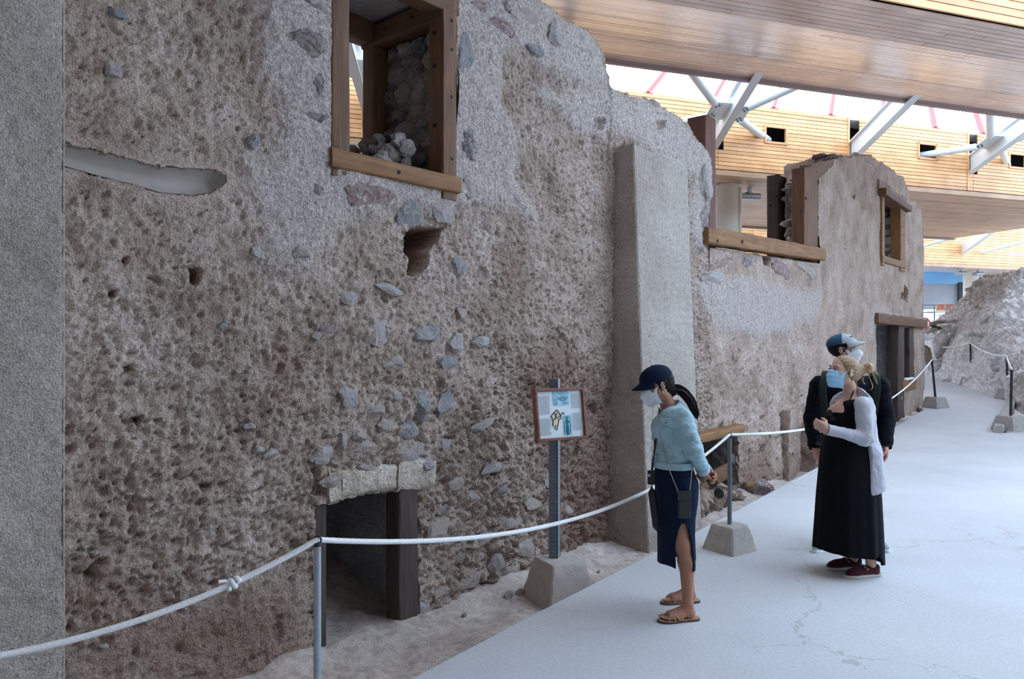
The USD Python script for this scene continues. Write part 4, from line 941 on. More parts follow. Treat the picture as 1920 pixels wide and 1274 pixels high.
# ---- rubble mound on the right ----------------------------------------------------------------------------------------
base = np.array([on_floor(x, y) - [0, 0, 0.1] for x, y in ((1700, 700), (1740, 704), (1815, 727), (1880, 748), (1925, 772), (2060, 830), (2250, 900))])
tops = np.array([at(x, y, Y) for x, y, Y in ((1700, 690, 28), (1752, 612, 27), (1800, 570, 25), (1838, 537, 23.5), (1920, 506, 22), (2060, 480, 20), (2250, 470, 18))])
def mound_sheet(base, tops, nu, nv, seed, amp=0.5):
    k = np.linspace(0, 1, nu)
    def ip(A): 
        L = np.r_[0, np.cumsum(np.linalg.norm(np.diff(A, axis=0), axis=1))]; L /= L[-1]
        kk = np.linspace(0, 1, len(A))
        return np.stack([np.interp(k, kk, A[:, i]) for i in range(3)], 1)
    B, T_ = ip(base), ip(tops)
    e = np.linspace(0, 1, nv)
    back = T_ + (T_ - B) * [1, 1, 0] * 0.9 - [0, 0, 0.2]
    G = np.where((e < 0.75)[None, :, None], B[:, None] + (T_ - B)[:, None] * (e / 0.75)[None, :, None], T_[:, None] + (back - T_)[:, None] * ((e - 0.75) / 0.25)[None, :, None])
    G[..., 2] += 0.35 * np.sin(np.pi * np.clip(e / 0.75, 0, 1))[None]
    p = G.reshape(-1, 3); fq = grid_faces(nu, nv); f3 = np.vstack([fq[:, [0, 1, 2]], fq[:, [0, 2, 3]]])
    nn = np.zeros_like(p); fn = np.cross(p[f3[:, 1]] - p[f3[:, 0]], p[f3[:, 2]] - p[f3[:, 0]])
    for k_ in range(3): np.add.at(nn, f3[:, k_], fn)
    nn /= np.maximum(np.linalg.norm(nn, axis=1, keepdims=True), 1e-9)
    if nn[:, 1].mean() > 0: nn = -nn
    w = p + 0.10 * (np.stack([fbm(p * 5 + o, 2, seed) for o in (0, 9, 18)], 1) - 0.5)
    h1, _ = cobble(w * [1, 1, 1.5], 0.42, seed, 0.6); h2, _ = cobble(w * [1, 1, 1.4], 0.19, seed + 1, 0.6)
    top = sstep(0.35, 0.75, e)[None] * np.ones((nu, 1)); top = top.ravel()
    d = amp * (fbm(p * 0.8, 3, seed) - 0.5) + (0.10 + 0.16 * top) * (h1 - 0.4) + 0.11 * (h2 - 0.4) + 0.12 * (fbm(p * 7, 4, seed + 2) - 0.5) - 0.12 * sstep(0.66, 0.76, fbm(p * 3.1, 3, seed + 7))
    fade = np.clip(e * 14, 0, 1)[None] * np.ones((nu, 1))
    return p + nn * (d * fade.ravel())[:, None], grid_faces(nu, nv)
mv, mf = mound_sheet(base, tops, 520, 230, 31)
mound = thing('rubble_mound', 'grey heap of excavated rubble rising at the right beyond the path', 'rubble mound')
part(mound, 'heap', (mv, mf), 'mound', True, kind='stuff')
r = np.random.default_rng(12); G = mv.reshape(520, 230, 3)
for k in range(110):
    i, j = int(r.integers(20, 420)), int(r.integers(120, 178) if k % 3 else r.integers(4, 120))
    s = r.uniform(0.14, 0.42)
    part(mound, 'stone', rock(G[i, j] - [0, 0, 0.05], (s, s * r.uniform(0.6, 1), s * r.uniform(0.4, 0.7)), 1200 + k, sub=2, rough=0.2, ax=trimesh.transformations.rotation_matrix(r.uniform(0, 6), [0, 0, 1])[:3, :3]), 'mound' if k % 4 else 'stone_pale', smooth=28)
lw = thing('low_wall', 'low wall of big grey stones beyond the end of the pier', 'wall')
for k, (x, y, w, h, kd) in enumerate(((1738, 668, 20, 44, 'brown_stone'), (1763, 647, 34, 44, 'mound'), (1785, 655, 22, 40, 'mound'), (1760, 686, 44, 34, 'mound'), (1790, 690, 34, 34, 'mound'), (1742, 620, 18, 12, 'stone_pale'), (1756, 617, 22, 9, 'timber_brown'), (1776, 616, 22, 14, 'mound'), (1748, 607, 20, 10, 'stone_dark'), (1764, 604, 20, 11, 'stone_pale'), (1782, 602, 24, 14, 'mound'), (1738, 634, 14, 12, 'mound'))):
    Y = 24.0; c = at(x, y, Y)
    part(lw, 'stone', rock(c, (w * Y / 1400 * 1.15, 0.8, h * Y / 1400 * 1.15), 1500 + k, sub=3, cut=0.55, rough=0.14), kd, smooth=28)
# ================================================================== things on the ground
def barrier(base, top, label, bw=0.30, bt=0.21, bh=0.20, r=0.017, yaw=0.4, pole='galv', conc='concrete', ring=True, lean=(0, 0)):
    base = np.asarray(base, float)
    g = thing('barrier_post', label, 'barrier post', base)
    ax = np.array([math.cos(yaw), math.sin(yaw)])
    part(g, 'foot', frustum_block(base, bw, bt, bh, ax, seed=int(base[1] * 10)), conc, 30, label='cast concrete foot')
    t = np.array([base[0] + lean[0], base[1] + lean[1], top])
    b = base + [0, 0, bh - 0.03]
    part(g, 'pole', tube([b, t], r, 16), pole, 40)
    part(g, 'cap', tube([t - [0, 0, 0.004], t + [0, 0, 0.012]], r * 1.12, 16), 'black_metal', 40)
    if ring:
        th = np.linspace(0, 2 * np.pi, 15)
        part(g, 'ring', tube([t + [0.016 * math.cos(q), 0, 0.020 + 0.016 * math.sin(q)] for q in th], 0.0035, 6), 'black_metal', 40)
    return t + [0, 0, 0.022]
A_ = barrier((-0.79, 3.03, 0), 0.945, 'nearest galvanised barrier post, cut by the bottom edge in front of the low doorway', r=0.0155)
B_ = barrier((1.845, 6.33, 0), 0.95, 'barrier post on a concrete foot at the path edge, right of the woman in denim', bw=0.33, bt=0.23, bh=0.215, r=0.018, yaw=0.62, pole='galv_dark')
L_ = barrier((-2.62, 1.9, 0), 0.945, 'barrier post left of the frame beside the near buttress')
def far_post(px, py, bw, label, h=1.05, yaw=0.35, lean=(0, 0)):
    p = on_floor(px, py)
    return barrier(p, p[2] + h, label, bw=bw, bt=bw * 0.72, bh=bw * 0.56, r=0.024, yaw=yaw, pole='black_metal', conc='concrete_grey', ring=False, lean=lean)
C_ = far_post(1754, 764, 0.42, 'dark barrier post standing just beyond the corner of the pier', 1.06, lean=(-0.08, 0))
E_ = far_post(1895, 806, 0.46, 'dark barrier post at the right edge beside the kerb', 1.09, lean=(0.02, 0))
G_ = far_post(1889, 748, 0.42, 'dark barrier post where the far rope turns by the mound', 1.02, lean=(-0.02, 0))
K_ = far_post(1821, 723, 0.46, 'dark barrier post in front of the middle of the rubble mound', 1.2, lean=(-0.03, 0))
J_ = at(1733, 646, 25.5)
def rope(a, b, sag, label, r=0.0115, knot=None, n=80, col='rope_white'):
    s = np.linspace(0, 1, n)[:, None]
    P = a * (1 - s) + b * s - np.array([0, 0, 1]) * 4 * sag * s * (1 - s)
    g = thing('rope', label, 'rope', a)
    # two laid strands twisted round each other
    t, x, y = frames(P)
    L = np.r_[0, np.cumsum(np.linalg.norm(np.diff(P, axis=0), axis=1))]
    part(g, 'core', tube(P, r, 10), col, 40)
    m = int(L[-1] / 0.012); q = np.linspace(0, 1, m); PP = np.stack([np.interp(q, np.linspace(0, 1, n), P[:, i]) for i in range(3)], 1)
    t, x, y = frames(PP); ph = q * L[-1] / 0.055 * 2 * np.pi
    if L[-1] < 8:
        for k in range(3):
            o = ph + k * 2.094
            part(g, 'strand', tube(PP + (np.cos(o)[:, None] * x + np.sin(o)[:, None] * y) * r * 0.5, r * 0.62, 6), col, 60)
    if knot is not None:
        i = int(knot * (n - 1)); c = P[i]
        th = np.linspace(0, 4 * np.pi, 40)
        tt = unit(P[i + 1] - P[i]); xx = x[0]; yy = np.cross(tt, unit(xx - tt * (xx @ tt)))
        xx = unit(xx - tt * (xx @ tt))
        part(g, 'knot', tube([c + tt * 0.022 * (q / 6.28 - 1) + (math.cos(q) * xx + math.sin(q) * yy) * r * 1.25 for q in th], r * 0.85, 8), col, 40)
        part(g, 'knot_tail', tube([c + tt * 0.01, c + tt * 0.03 + Z * 0.022, c + tt * 0.055 + Z * 0.03], r * 0.6, 8), col, 40)
rope(A_, L_, 0.235, 'white rope sagging down to the lower left corner with a knot tied in it', knot=0.153)
rope(A_, B_, 0.272, 'white rope sagging in front of the low doorway and the information sign')
rope(B_, C_, 0.42, 'white rope running from the post behind the woman in denim past the couple', r=0.013, n=120)
rope(K_, J_, 0.12, 'thin far rope between the rubble mound post and the pier', r=0.02)
rope(K_, G_, 0.10, 'far rope sagging in front of the rubble mound', r=0.02)
rope(G_, E_, 0.04, 'short far rope between the two posts at the right edge', r=0.016)
kb = [on_floor(x, y) for x, y in ((1899, 742), (1893, 770), (1872, 812))]
single('kerb', join(*[timber(p + [0, 0, 0.02], q + [0, 0, 0.02], 0.16, 0.2, np.cross(q - p, Z), 5, amp=0.01) for p, q in zip(kb[:-1], kb[1:])]), 'concrete_grey', 'dark kerb along the far right side of the path', 'kerb', 30)
# information sign ------------------------------------------------------------------------------------------------------
sb = at(1049, 1115, 5.86); sb[2] = -0.27
sg = thing('information_sign', 'wood-framed information panel on a perforated steel post in a concrete block', 'sign', sb)
yaw = 0.50; ax2 = np.array([math.cos(yaw), math.sin(yaw)])
part(sg, 'foot', frustum_block(sb, 0.46, 0.30, 0.33, ax2, seed=4), 'concrete', 30)
a3 = np.append(ax2, 0); f3 = np.array([math.sin(yaw), -math.cos(yaw), 0])      # f3 looks out of the panel
pc = sb + [0, 0, 0] - f3 * 0.02 + np.array([-0.005, -0.02, 0])
# perforated angle post: two plates with rows of holes
from shapely.geometry import box as sbox
def perforated(w, L, rows, pitch, hr):
    pl = sbox(0, 0, w, L)
    cut = []
    for x in rows:
        for k in range(int(L / pitch)): cut.append(Point(x, 0.04 + k * pitch).buffer(hr, 2))
    pl = pl.difference(shapely.union_all(cut))
    return trimesh.creation.extrude_polygon(pl, 0.004, engine='earcut')
Lp = 1.72 - 0.28
for (w, rows, xa, off) in ((0.062, (0.02, 0.042), -f3 * 0 + unit(a3 * 0.80 - f3 * -0.6), 0), (0.05, (0.025,), unit(a3 * 0.75 + f3 * -0.66), 1)):
    e = perforated(w, Lp, rows, 0.03, 0.0055)
    o = pc + [0, 0, 0.3] - unit(a3 * 0.80 + f3 * 0.6) * 0.07 if off == 0 else pc + [0, 0, 0.3]
    x_ = unit(a3 * 0.80 + f3 * 0.6) if off == 0 else xa
    v = np.asarray(e.vertices); n_ = np.cross(x_, Z)
    part(sg, 'post_plate', (o + v[:, :1] * x_ + v[:, 1:2] * Z + v[:, 2:] * n_, np.asarray(e.faces)[:, ::1]), 'galv_dark' if off == 0 else 'galv')
part(sg, 'post_lining', box(pc + [0, 0, 0.3 + Lp / 2] - f3 * 0.035, (0.09, 0.012, Lp), np.stack([a3, f3, Z])), 'galv_dark')
bc = at(1050, 777, 5.72)
tilt = 0.13; nF = unit(f3 * math.cos(tilt) + Z * math.sin(tilt)); upv = np.cross(nF, a3); upv = upv if upv[2] > 0 else -upv
BX = np.stack([a3, upv, nF]); W_, H_ = 0.425, 0.375
def onb(x, y, d=0.0): return bc + a3 * x + upv * y + nF * d
part(sg, 'backboard', box(onb(0, 0, -0.012), (W_, H_, 0.02), BX), 'sign_wood')
for (x0, y0, x1, y1) in ((-1, -1, -1, 1), (1, -1, 1, 1), (-1, 1, 1, 1), (-1, -1, 1, -1)):
    part(sg, 'frame_rail', timber(onb(x0 * W_ / 2, y0 * H_ / 2, 0.0) - (upv * 0.012 if x0 == x1 else a3 * 0.012), onb(x1 * W_ / 2, y1 * H_ / 2, 0.0) + (upv * 0.012 if x0 == x1 else a3 * 0.012), 0.022, 0.055, a3 if x0 == x1 else upv, 3, amp=0.001, cham=0.004, seg=4), 'sign_wood', 40)
part(sg, 'paper', box(onb(0, 0, 0.003), (W_ - 0.022, H_ - 0.022, 0.004), BX), 'paper')
def block(name, x0, x1, y0, y1, mt, d=0.006): part(sg, name, box(onb((x0 + x1) / 2, (y0 + y1) / 2, d), (x1 - x0, y1 - y0, 0.002), BX), mt)
# panel coordinates: x in [-.2,.2], y in [-.177,.177]; flat print
lines = []
rr = np.random.default_rng(3)
for (x0, x1, ya, yb) in ((-0.195, -0.08, 0.14, 0.0), (-0.195, -0.085, -0.03, -0.155), (0.098, 0.195, 0.15, 0.035), (0.098, 0.195, 0.0, -0.135)):
    y = ya
    while y > yb:
        lines.append(box(onb((x0 + x1) / 2 - rr.uniform(0, 0.006), y, 0.006), ((x1 - x0) - rr.uniform(0, 0.03), 0.0034, 0.001), BX)); y -= 0.0068
part(sg, 'text_lines', join(*lines), 'print_grey', kind='stuff')
block('print_picture', -0.06, 0.085, 0.065, 0.174, 'print_blue')
for (p, q) in (((-0.02, 0.125), (0.06, 0.13)), ((-0.01, 0.115), (0.07, 0.118)), ((0.0, 0.11), (0.03, 0.10)), ((-0.05, 0.08), (-0.02, 0.085)), ((0.03, 0.08), (0.07, 0.085)), ((0.04, 0.1), (0.075, 0.125))):
    part(sg, 'picture_stroke', tube([onb(*p, 0.008), onb(*q, 0.008)], 0.0028, 5), 'print_deep')
block('print_picture', 0.018, 0.092, -0.165, -0.012, 'print_teal')
for (pts, w_) in (([(0.055, -0.02), (0.055, -0.045)], 0.006), ([(0.055, -0.045), (0.053, -0.1), (0.05, -0.16)], 0.0065), ([(0.056, -0.05), (0.064, -0.1), (0.062, -0.16)], 0.0045), ([(0.05, -0.05), (0.036, -0.07), (0.03, -0.06)], 0.004), ([(0.06, -0.05), (0.075, -0.068), (0.082, -0.055)], 0.004), ([(0.03, -0.08), (0.028, -0.15)], 0.003), ([(0.083, -0.08), (0.082, -0.15)], 0.003)):
    part(sg, 'picture_stroke', tube([onb(x, y, 0.007) for x, y in pts], w_, 5), 'print_deep')
plan = [(-0.085, -0.01), (-0.03, 0.035), (0.0, -0.01), (-0.02, -0.05), (-0.04, -0.125), (-0.07, -0.09)]
e = trimesh.creation.extrude_polygon(Polygon(plan), 0.001, engine='earcut'); v = np.asarray(e.vertices)
part(sg, 'plan_area', (bc + v[:, :1] * a3 + v[:, 1:2] * upv + (v[:, 2:] + 0.007) * nF, np.asarray(e.faces)), 'print_cream')
for (p, q) in (((-0.085, -0.01), (-0.03, 0.035)), ((-0.03, 0.035), (0.0, -0.01)), ((0.0, -0.01), (-0.07, -0.045)), ((-0.07, -0.045), (-0.085, -0.01)), ((-0.055, 0.012), (-0.035, -0.028)), ((-0.03, 0.01), (-0.055, -0.03)), ((0.0, -0.01), (0.022, 0.012)), ((0.022, 0.012), (0.038, 0.0)), ((-0.07, -0.045), (-0.075, -0.085)), ((-0.015, -0.03), (-0.035, -0.1)), ((-0.05, -0.08), (-0.06, -0.11)), ((-0.04, -0.1), (-0.04, -0.12)), ((0.0, -0.01), (0.0, -0.04))):
    part(sg, 'plan_line', tube([onb(*p, 0.0095), onb(*q, 0.0095)], 0.003, 5), 'print_black')
# ancient blocks lying on the sand ---------------------------------------------------------------------------------------
def stone_block(c, size, yaw, seed, rough=0.02):
    import manifold3d as m3
    w, d, h = size
    mm = m3.Manifold.hull_points(np.array([(sx * (w / 2 - e * (k == 0)), sy * (d / 2 - e * (k == 1)), z + (e if z == 0 else -e) * (k != 2)) for e in (0.05,) for sx in (1, -1) for sy in (1, -1) for z in (0, h) for k in range(3)])).refine_to_length(0.03).to_mesh()
    v = np.array(mm.vert_properties[:, :3]); f = np.array(mm.tri_verts)
    cn = v - [0, 0, h / 2]
    v = v + cn / np.linalg.norm(cn, axis=1, keepdims=True) * (rough * 3 * (fbm(v * 4 + seed, 3) - 0.5) + rough * 1.6 * (fbm(v * 16 + seed, 3) - 0.5))[:, None]
    c_, s_ = math.cos(yaw), math.sin(yaw)
    return v @ np.array([[c_, s_, 0], [-s_, c_, 0], [0, 0, 1]]) + np.asarray(c, float), f
cb = at(1470, 880, 10.75); single('stone_block', stone_block((cb[0], cb[1] + 0.25, -0.35), (0.50, 0.46, 1.09), 0.95, 4, 0.05), 'brown_stone', 'tall rough brown stone block standing on the sand against the wall, left of the couple', 'stone block', smooth=35)
cb = at(1512, 875, 11.3); single('stone_block', stone_block((cb[0] + 0.02, cb[1] + 0.15, -0.35), (0.2, 0.4, 0.86), 0.95, 5, 0.05), 'brown_stone', 'narrower broken stone block tucked behind the taller one', 'stone block', smooth=35)
rk = at(1424, 915, 9.7)
single('boulder', rock((rk[0], rk[1], -0.15), (0.42, 0.36, 0.32), 88, trimesh.transformations.rotation_matrix(0.5, [0, 0, 1])[:3, :3], sub=4, cut=0.7), 'stone_purple', 'squat dark boulder lying on the sand beside the path edge', 'boulder', smooth=30)
single('card_tag', box(at(1407, 908, 9.45), (0.11, 0.006, 0.055), np.stack([unit([1, 0.2, 0.1]), unit([-0.2, 1, 0.5]), unit([0, -0.45, 0.9])])), 'tag_yellow', 'small blank yellow card tag leaning on the dark boulder', 'tag')
(ta, za), (tb, zb_) = fac(1288, 813, 0.05), fac(1386, 803, 0.05)
lb = thing('timber_lintel', 'old pale brown plank lintel over the low dark opening', 'beam')
part(lb, 'plank', timber(F(ta - 0.3, LOW2[3] + 0.06, 0.02), F(tb, LOW2[3] + 0.07, 0.02), 0.2, 0.11, N, 51, amp=0.01), 'timber_along', 40)
single('board_plank', timber(F(LOW2[0] - 0.1, 0.03, 0.05), F(LOW2[1] + 0.05, 0.09, -0.12), 0.05, 0.2, N, 53, amp=0.006), 'timber_brown', 'loose old plank lying across the foot of the low dark opening', 'plank', 40)
for k in range(9):
    t = float(rng.uniform(0.9, 3.2)); d = float(rng.uniform(0.12, 0.5)); s = float(rng.uniform(0.03, 0.08))
    single('loose_stone', rock(F(t, -0.23 + s * 0.1, d), (s * 1.3, s, s * 0.8), 1700 + k, AX, sub=2), STONES['tlpt'[k % 4]], 'small loose stone lying on the sand at the foot of the wall', 'stone', 28, group='loose stones on the sand')
lg = thing('rubble_ledge', 'low brown rubble ledge along the foot of the wall under the low dark opening', 'masonry')
for k in range(16):
    t = 4.62 + 0.105 * k + float(rng.uniform(-0.03, 0.03)); hh = 0.34 if k < 11 else 0.34 - 0.05 * (k - 10)
    part(lg, 'stone', rock(F(t, -0.26 + hh * 0.42, 0.06 + float(rng.uniform(-0.02, 0.05))), (0.24, 0.42, hh), 1900 + k, np.stack([U, N, Z]), sub=3, cut=0.62, rough=0.22, planes=12), 'brown_stone', smooth=26)
# round prohibition sign beyond the pier
ps = thing('prohibition_sign', 'small round white sign with a red ring and dark mark beyond the pier corner', 'sign', at(1733, 607, 20.5))
c = at(1733, 607, 20.5)
part(ps, 'disc', tube([c, c - [0, 0.012, 0]], 0.165, 28), 'sign_white')
th = np.linspace(0, 2 * np.pi, 33)
part(ps, 'red_ring', tube([c + [0.15 * math.cos(q), -0.014, 0.15 * math.sin(q)] for q in th], 0.017, 6), 'sign_red')
part(ps, 'mark', box(c + [0.03, -0.016, 0], (0.05, 0.008, 0.09)), 'sign_red')
part(ps, 'stake', tube([c + [0, 0.02, 0.0], [c[0], c[1] + 0.02, 0.1]], 0.02, 8), 'galv')
# ================================================================== people
class Blob:
    """smooth union of rounded cones and ellipsoids, meshed as one surface (surface nets)"""
    def __init__(s, k=0.02): s.ops, s.k = [], k
    def cone(s, a, b, ra, rb, k=None, flat=None, capa=False, capb=False, sub=False):
        a, b = np.asarray(a, float), np.asarray(b, float); R = max(ra, rb) * 1.02
        lo, hi = np.minimum(a, b) - R, np.maximum(a, b) + R
        L = np.linalg.norm(b - a) + 1e-9; d = (b - a) / L
        def fn(p):
            w = p - a; t = w @ d; q = np.clip(t / L, 0, 1)
            v = w - (q * L)[..., None] * d
            if flat is not None:
                e, r = flat; c = v @ e; v = v + (c * (1 / r - 1))[..., None] * e
            o = np.linalg.norm(v, axis=-1) - (ra + (rb - ra) * q)
            if flat is not None: o = o * min(1, (1 + flat[1]) / 2)
            if capb: o = np.maximum(o, t - L)
            if capa: o = np.maximum(o, -t)
            return o
        s.ops.append((fn, lo, hi, s.k if k is None else k, 's' if sub else 'u')); return s
    def ell(s, c, r, ax=None, k=None, sub=False):
        c, r = np.asarray(c, float), np.asarray(r, float); ax = np.eye(3) if ax is None else np.asarray(ax); R = r.max()
        def fn(p):
            q = (p - c) @ ax.T; n = np.linalg.norm(q / r, axis=-1); g = np.linalg.norm(q / r ** 2, axis=-1)
            return n * (n - 1) / np.maximum(g, 1e-6)
        s.ops.append((fn, c - R, c + R, s.k if k is None else k, 's' if sub else 'u')); return s
    def cut(s, fn, lo=None, hi=None):
        s.ops.append((fn, lo, hi, 0, 'c')); return s
    def mesh(s, h=0.005):
        B = [o for o in s.ops if o[4] == 'u']; m = 0.03
        lo = np.min([o[1] for o in B], 0) - m; hi = np.max([o[2] for o in B], 0) + m
        n = np.ceil((hi - lo) / h).astype(int) + 1
        ax = [lo[i] + h * np.arange(n[i]) for i in range(3)]
        D = np.full(n, 0.25, np.float32)
        for fn, a, b, k, op in s.ops:
            if a is None: sl = [slice(0, n[i]) for i in range(3)]
            else:
                e = 0.022 + k
                sl = [slice(max(0, int((a[i] - e - lo[i]) / h)), min(n[i], int((b[i] + e - lo[i]) / h) + 2)) for i in range(3)]
            p = np.stack(np.meshgrid(*[ax[i][sl[i]] for i in range(3)], indexing='ij'), -1)
            d = fn(p); cur = D[tuple(sl)]
            if op == 'u':
                if k > 0:
                    t = np.maximum(k - np.abs(cur - d), 0) / k; o = np.minimum(cur, d) - t * t * k * 0.25
                else: o = np.minimum(cur, d)
            elif op == 's':
                t = np.maximum(k - np.abs(cur + d), 0) / max(k, 1e-6); o = np.maximum(cur, -d) + t * t * k * 0.25
            else: o = np.maximum(cur, d)
            D[tuple(sl)] = o
        return nets(D, lo, h)
def nets(D, lo, h):
    D = np.pad(D, 1, constant_values=0.25); lo = lo - h
    s = D < 0; n = np.array(D.shape) - 1
    cnt = np.zeros(n, np.int8)
    C = [(i, j, k) for i in (0, 1) for j in (0, 1) for k in (0, 1)]
    for i, j, k in C: cnt += s[i:i + n[0], j:j + n[1], k:k + n[2]]
    cells = np.argwhere((cnt > 0) & (cnt < 8))
    idx = -np.ones(n, np.int64); idx[tuple(cells.T)] = np.arange(len(cells))
    P = np.zeros((len(cells), 3)); W = np.zeros(len(cells))
    val = {c: D[cells[:, 0] + c[0], cells[:, 1] + c[1], cells[:, 2] + c[2]] for c in C}
    for a in C:
        for d in range(3):
            if a[d] == 0:
                b = tuple(1 if i == d else a[i] for i in range(3)); va, vb = val[a], val[b]
                x = (va < 0) != (vb < 0); t = np.where(x, va / np.where(x, va - vb, 1), 0)
                q = np.array(a)[None] + t[:, None] * (np.arange(3) == d)
                P += q * x[:, None]; W += x
    V = lo + h * (cells + P / W[:, None])
    Q = []
    for d in range(3):
        u, v = (d + 1) % 3, (d + 2) % 3
        sl0 = [slice(1, n[i]) for i in range(3)]; sl0[d] = slice(0, n[d])
        sl1 = list(sl0); sl1[d] = slice(1, n[d] + 1)
        a, b = s[tuple(sl0)], s[tuple(sl1)]
        e = np.argwhere(a != b); off = np.array([1 if i != d else 0 for i in range(3)]); e0 = e + off
        du, dv = np.eye(3, dtype=int)[u], np.eye(3, dtype=int)[v]
        q = np.stack([idx[tuple((e0 - du - dv).T)], idx[tuple((e0 - dv).T)], idx[tuple(e0.T)], idx[tuple((e0 - du).T)]], 1)
        flip = ~a[tuple(e.T)]; q[flip] = q[flip][:, ::-1]; Q.append(q)
    q = np.vstack(Q)
    return V, np.vstack([q[:, [0, 1, 2]], q[:, [0, 2, 3]]])
def vnorm(v, f):
    n = np.zeros_like(v); fn = np.cross(v[f[:, 1]] - v[f[:, 0]], v[f[:, 2]] - v[f[:, 0]])
    for k in range(3): np.add.at(n, f[:, k], fn)
    return n / np.maximum(np.linalg.norm(n, axis=1, keepdims=True), 1e-12)
def folds(m, amp, sc, seed=0, o=3):
    v, f = m
    return v + vnorm(v, f) * (amp * 2 * (fbm(v * np.asarray(sc) + seed, o, seed) - 0.5))[:, None], f
def tsmooth(m, it=6):
    v, f = np.array(m[0], float), np.asarray(m[1])
    import scipy.sparse as sp
    e = np.vstack([f[:, [0, 1]], f[:, [1, 2]], f[:, [2, 0]]]); e = np.vstack([e, e[:, ::-1]]); n = len(v)
    A = sp.csr_matrix((np.ones(len(e)), (e[:, 0], e[:, 1])), (n, n)); A.data[:] = 1
    dg = np.maximum(np.asarray(A.sum(1)).ravel(), 1)[:, None]
    for k in range(it): v = v + (0.5 if k % 2 == 0 else -0.51) * (A @ v / dg - v)
    return v, f
def shell(G, th, wrap=False):
    """closed cloth from a grid of points (rows x cols x 3)"""
    nr, nc = G.shape[:2]; v = G.reshape(-1, 3); f = grid_faces(nr, nc, wrap); f = np.vstack([f[:, [0, 1, 2]], f[:, [0, 2, 3]]])
    n = vnorm(v, f); m = len(v); V = np.vstack([v + n * th / 2, v - n * th / 2]); Fs = [f, f[:, ::-1] + m]
    i = np.arange(m).reshape(nr, nc)
    loops = [np.r_[i[0], i[0, :1]] if wrap else i[0], (np.r_[i[-1], i[-1, :1]] if wrap else i[-1])[::-1]] + ([] if wrap else [i[:, 0][::-1], i[:, -1]])
    for l in loops:
        a, b = l[:-1], l[1:]
        Fs += [np.stack([b, a, a + m], 1), np.stack([b, a + m, b + m], 1)]
    return V, np.vstack(Fs)

class Head:
    def __init__(s, c, fwd, size=1.0, roll=0.0):
        s.f = unit(fwd); s.l = unit(np.cross(Z, s.f)); s.u = np.cross(s.f, s.l)
        if roll:
            l, u = s.l, s.u; s.l = math.cos(roll) * l + math.sin(roll) * u; s.u = np.cross(s.f, s.l)
        s.c = np.asarray(c, float); s.k = size; s.ax = np.stack([s.f, s.l, s.u])
    def p(s, x, y, z):
        x, y, z = np.broadcast_arrays(*(np.asarray(q, float) for q in (x, y, z)))
        return s.c + s.k * np.stack([x, y, z], -1) @ s.ax
def head_skin(B, H_, male=False):
    k = H_.k; p = H_.p
    B.ell(p(-0.014, 0, 0.035), np.array((0.097, 0.075, 0.086)) * k, H_.ax, 0.02)
    B.ell(p(0.03, 0, -0.022), np.array((0.063, 0.06, 0.083)) * k, H_.ax, 0.025)
    for y in (-1, 1):
        B.cone(p(-0.005, y * 0.05, -0.055), p(0.066, y * 0.014, -0.1), 0.022 * k, 0.02 * k, 0.02)
        B.ell(p(0.056, y * 0.036, -0.022), np.array((0.019, 0.02, 0.02)) * k, H_.ax, 0.02)
        B.ell(p(0.099, y * 0.03, 0.006), np.array((0.013, 0.015, 0.0105)) * k, H_.ax, 0.012, sub=True)
        B.cone(p(0.082, y * 0.012, 0.027), p(0.068, y * 0.045, 0.027), 0.010 * k, 0.009 * k, 0.012)
        B.ell(p(-0.008, y * 0.079, -0.004), np.array((0.019, 0.009, 0.031)) * k, (trimesh.transformations.rotation_matrix(0.5 * y, [0, 0, 1])[:3, :3].T @ H_.ax), 0.006)
        B.ell(p(-0.004, y * 0.088, -0.002), np.array((0.010, 0.006, 0.018)) * k, H_.ax, 0.004, sub=True)
    B.cone(p(0.084, 0, 0.012), p(0.107, 0, -0.027), 0.008 * k, 0.0125 * k, 0.012)
    for y in (-1, 1): B.ell(p(0.095, y * 0.012, -0.03), np.array((0.010, 0.008, 0.008)) * k, H_.ax, 0.008)
    B.ell(p(0.083, 0, -0.058), np.array((0.013, 0.023, 0.006)) * k, H_.ax, 0.008)
    B.ell(p(0.081, 0, -0.069), np.array((0.013, 0.02, 0.006)) * k, H_.ax, 0.008)
    B.ell(p(0.068, 0, -0.096), np.array((0.02, 0.022, 0.017)) * k, H_.ax, 0.015)
def face_parts(par, H_, brow, iris='eye_dark'):
    for y in (-1, 1):
        c = H_.p(0.078, y * 0.03, 0.005)
        part(par, 'eye', tube([c - H_.f * 0.001, c + H_.f * 0.003 * H_.k], 0.001, 6) if False else rock(c, (0.023 * H_.k,) * 3, 1, sub=2, planes=0, rough=0), 'eye_white', True)
        part(par, 'iris', rock(c + H_.f * 0.0072 * H_.k, (0.012 * H_.k,) * 3, 1, sub=2, planes=0, rough=0), iris, True)
        part(par, 'eyelid', tube(H_.p([0.087, 0.0905, 0.091, 0.087, 0.08], [y * 0.017, y * 0.024, y * 0.031, y * 0.039, y * 0.045], [0.008, 0.0135, 0.0145, 0.012, 0.006]), 0.0026 * H_.k, 6), brow, 40)
        part(par, 'eyebrow', tube(H_.p([0.0945, 0.093, 0.086, 0.076], [y * 0.014, y * 0.026, y * 0.039, y * 0.049], [0.028, 0.033, 0.034, 0.028]), np.array([0.0032, 0.004, 0.0034, 0.002]) * H_.k, 6), brow, 40)
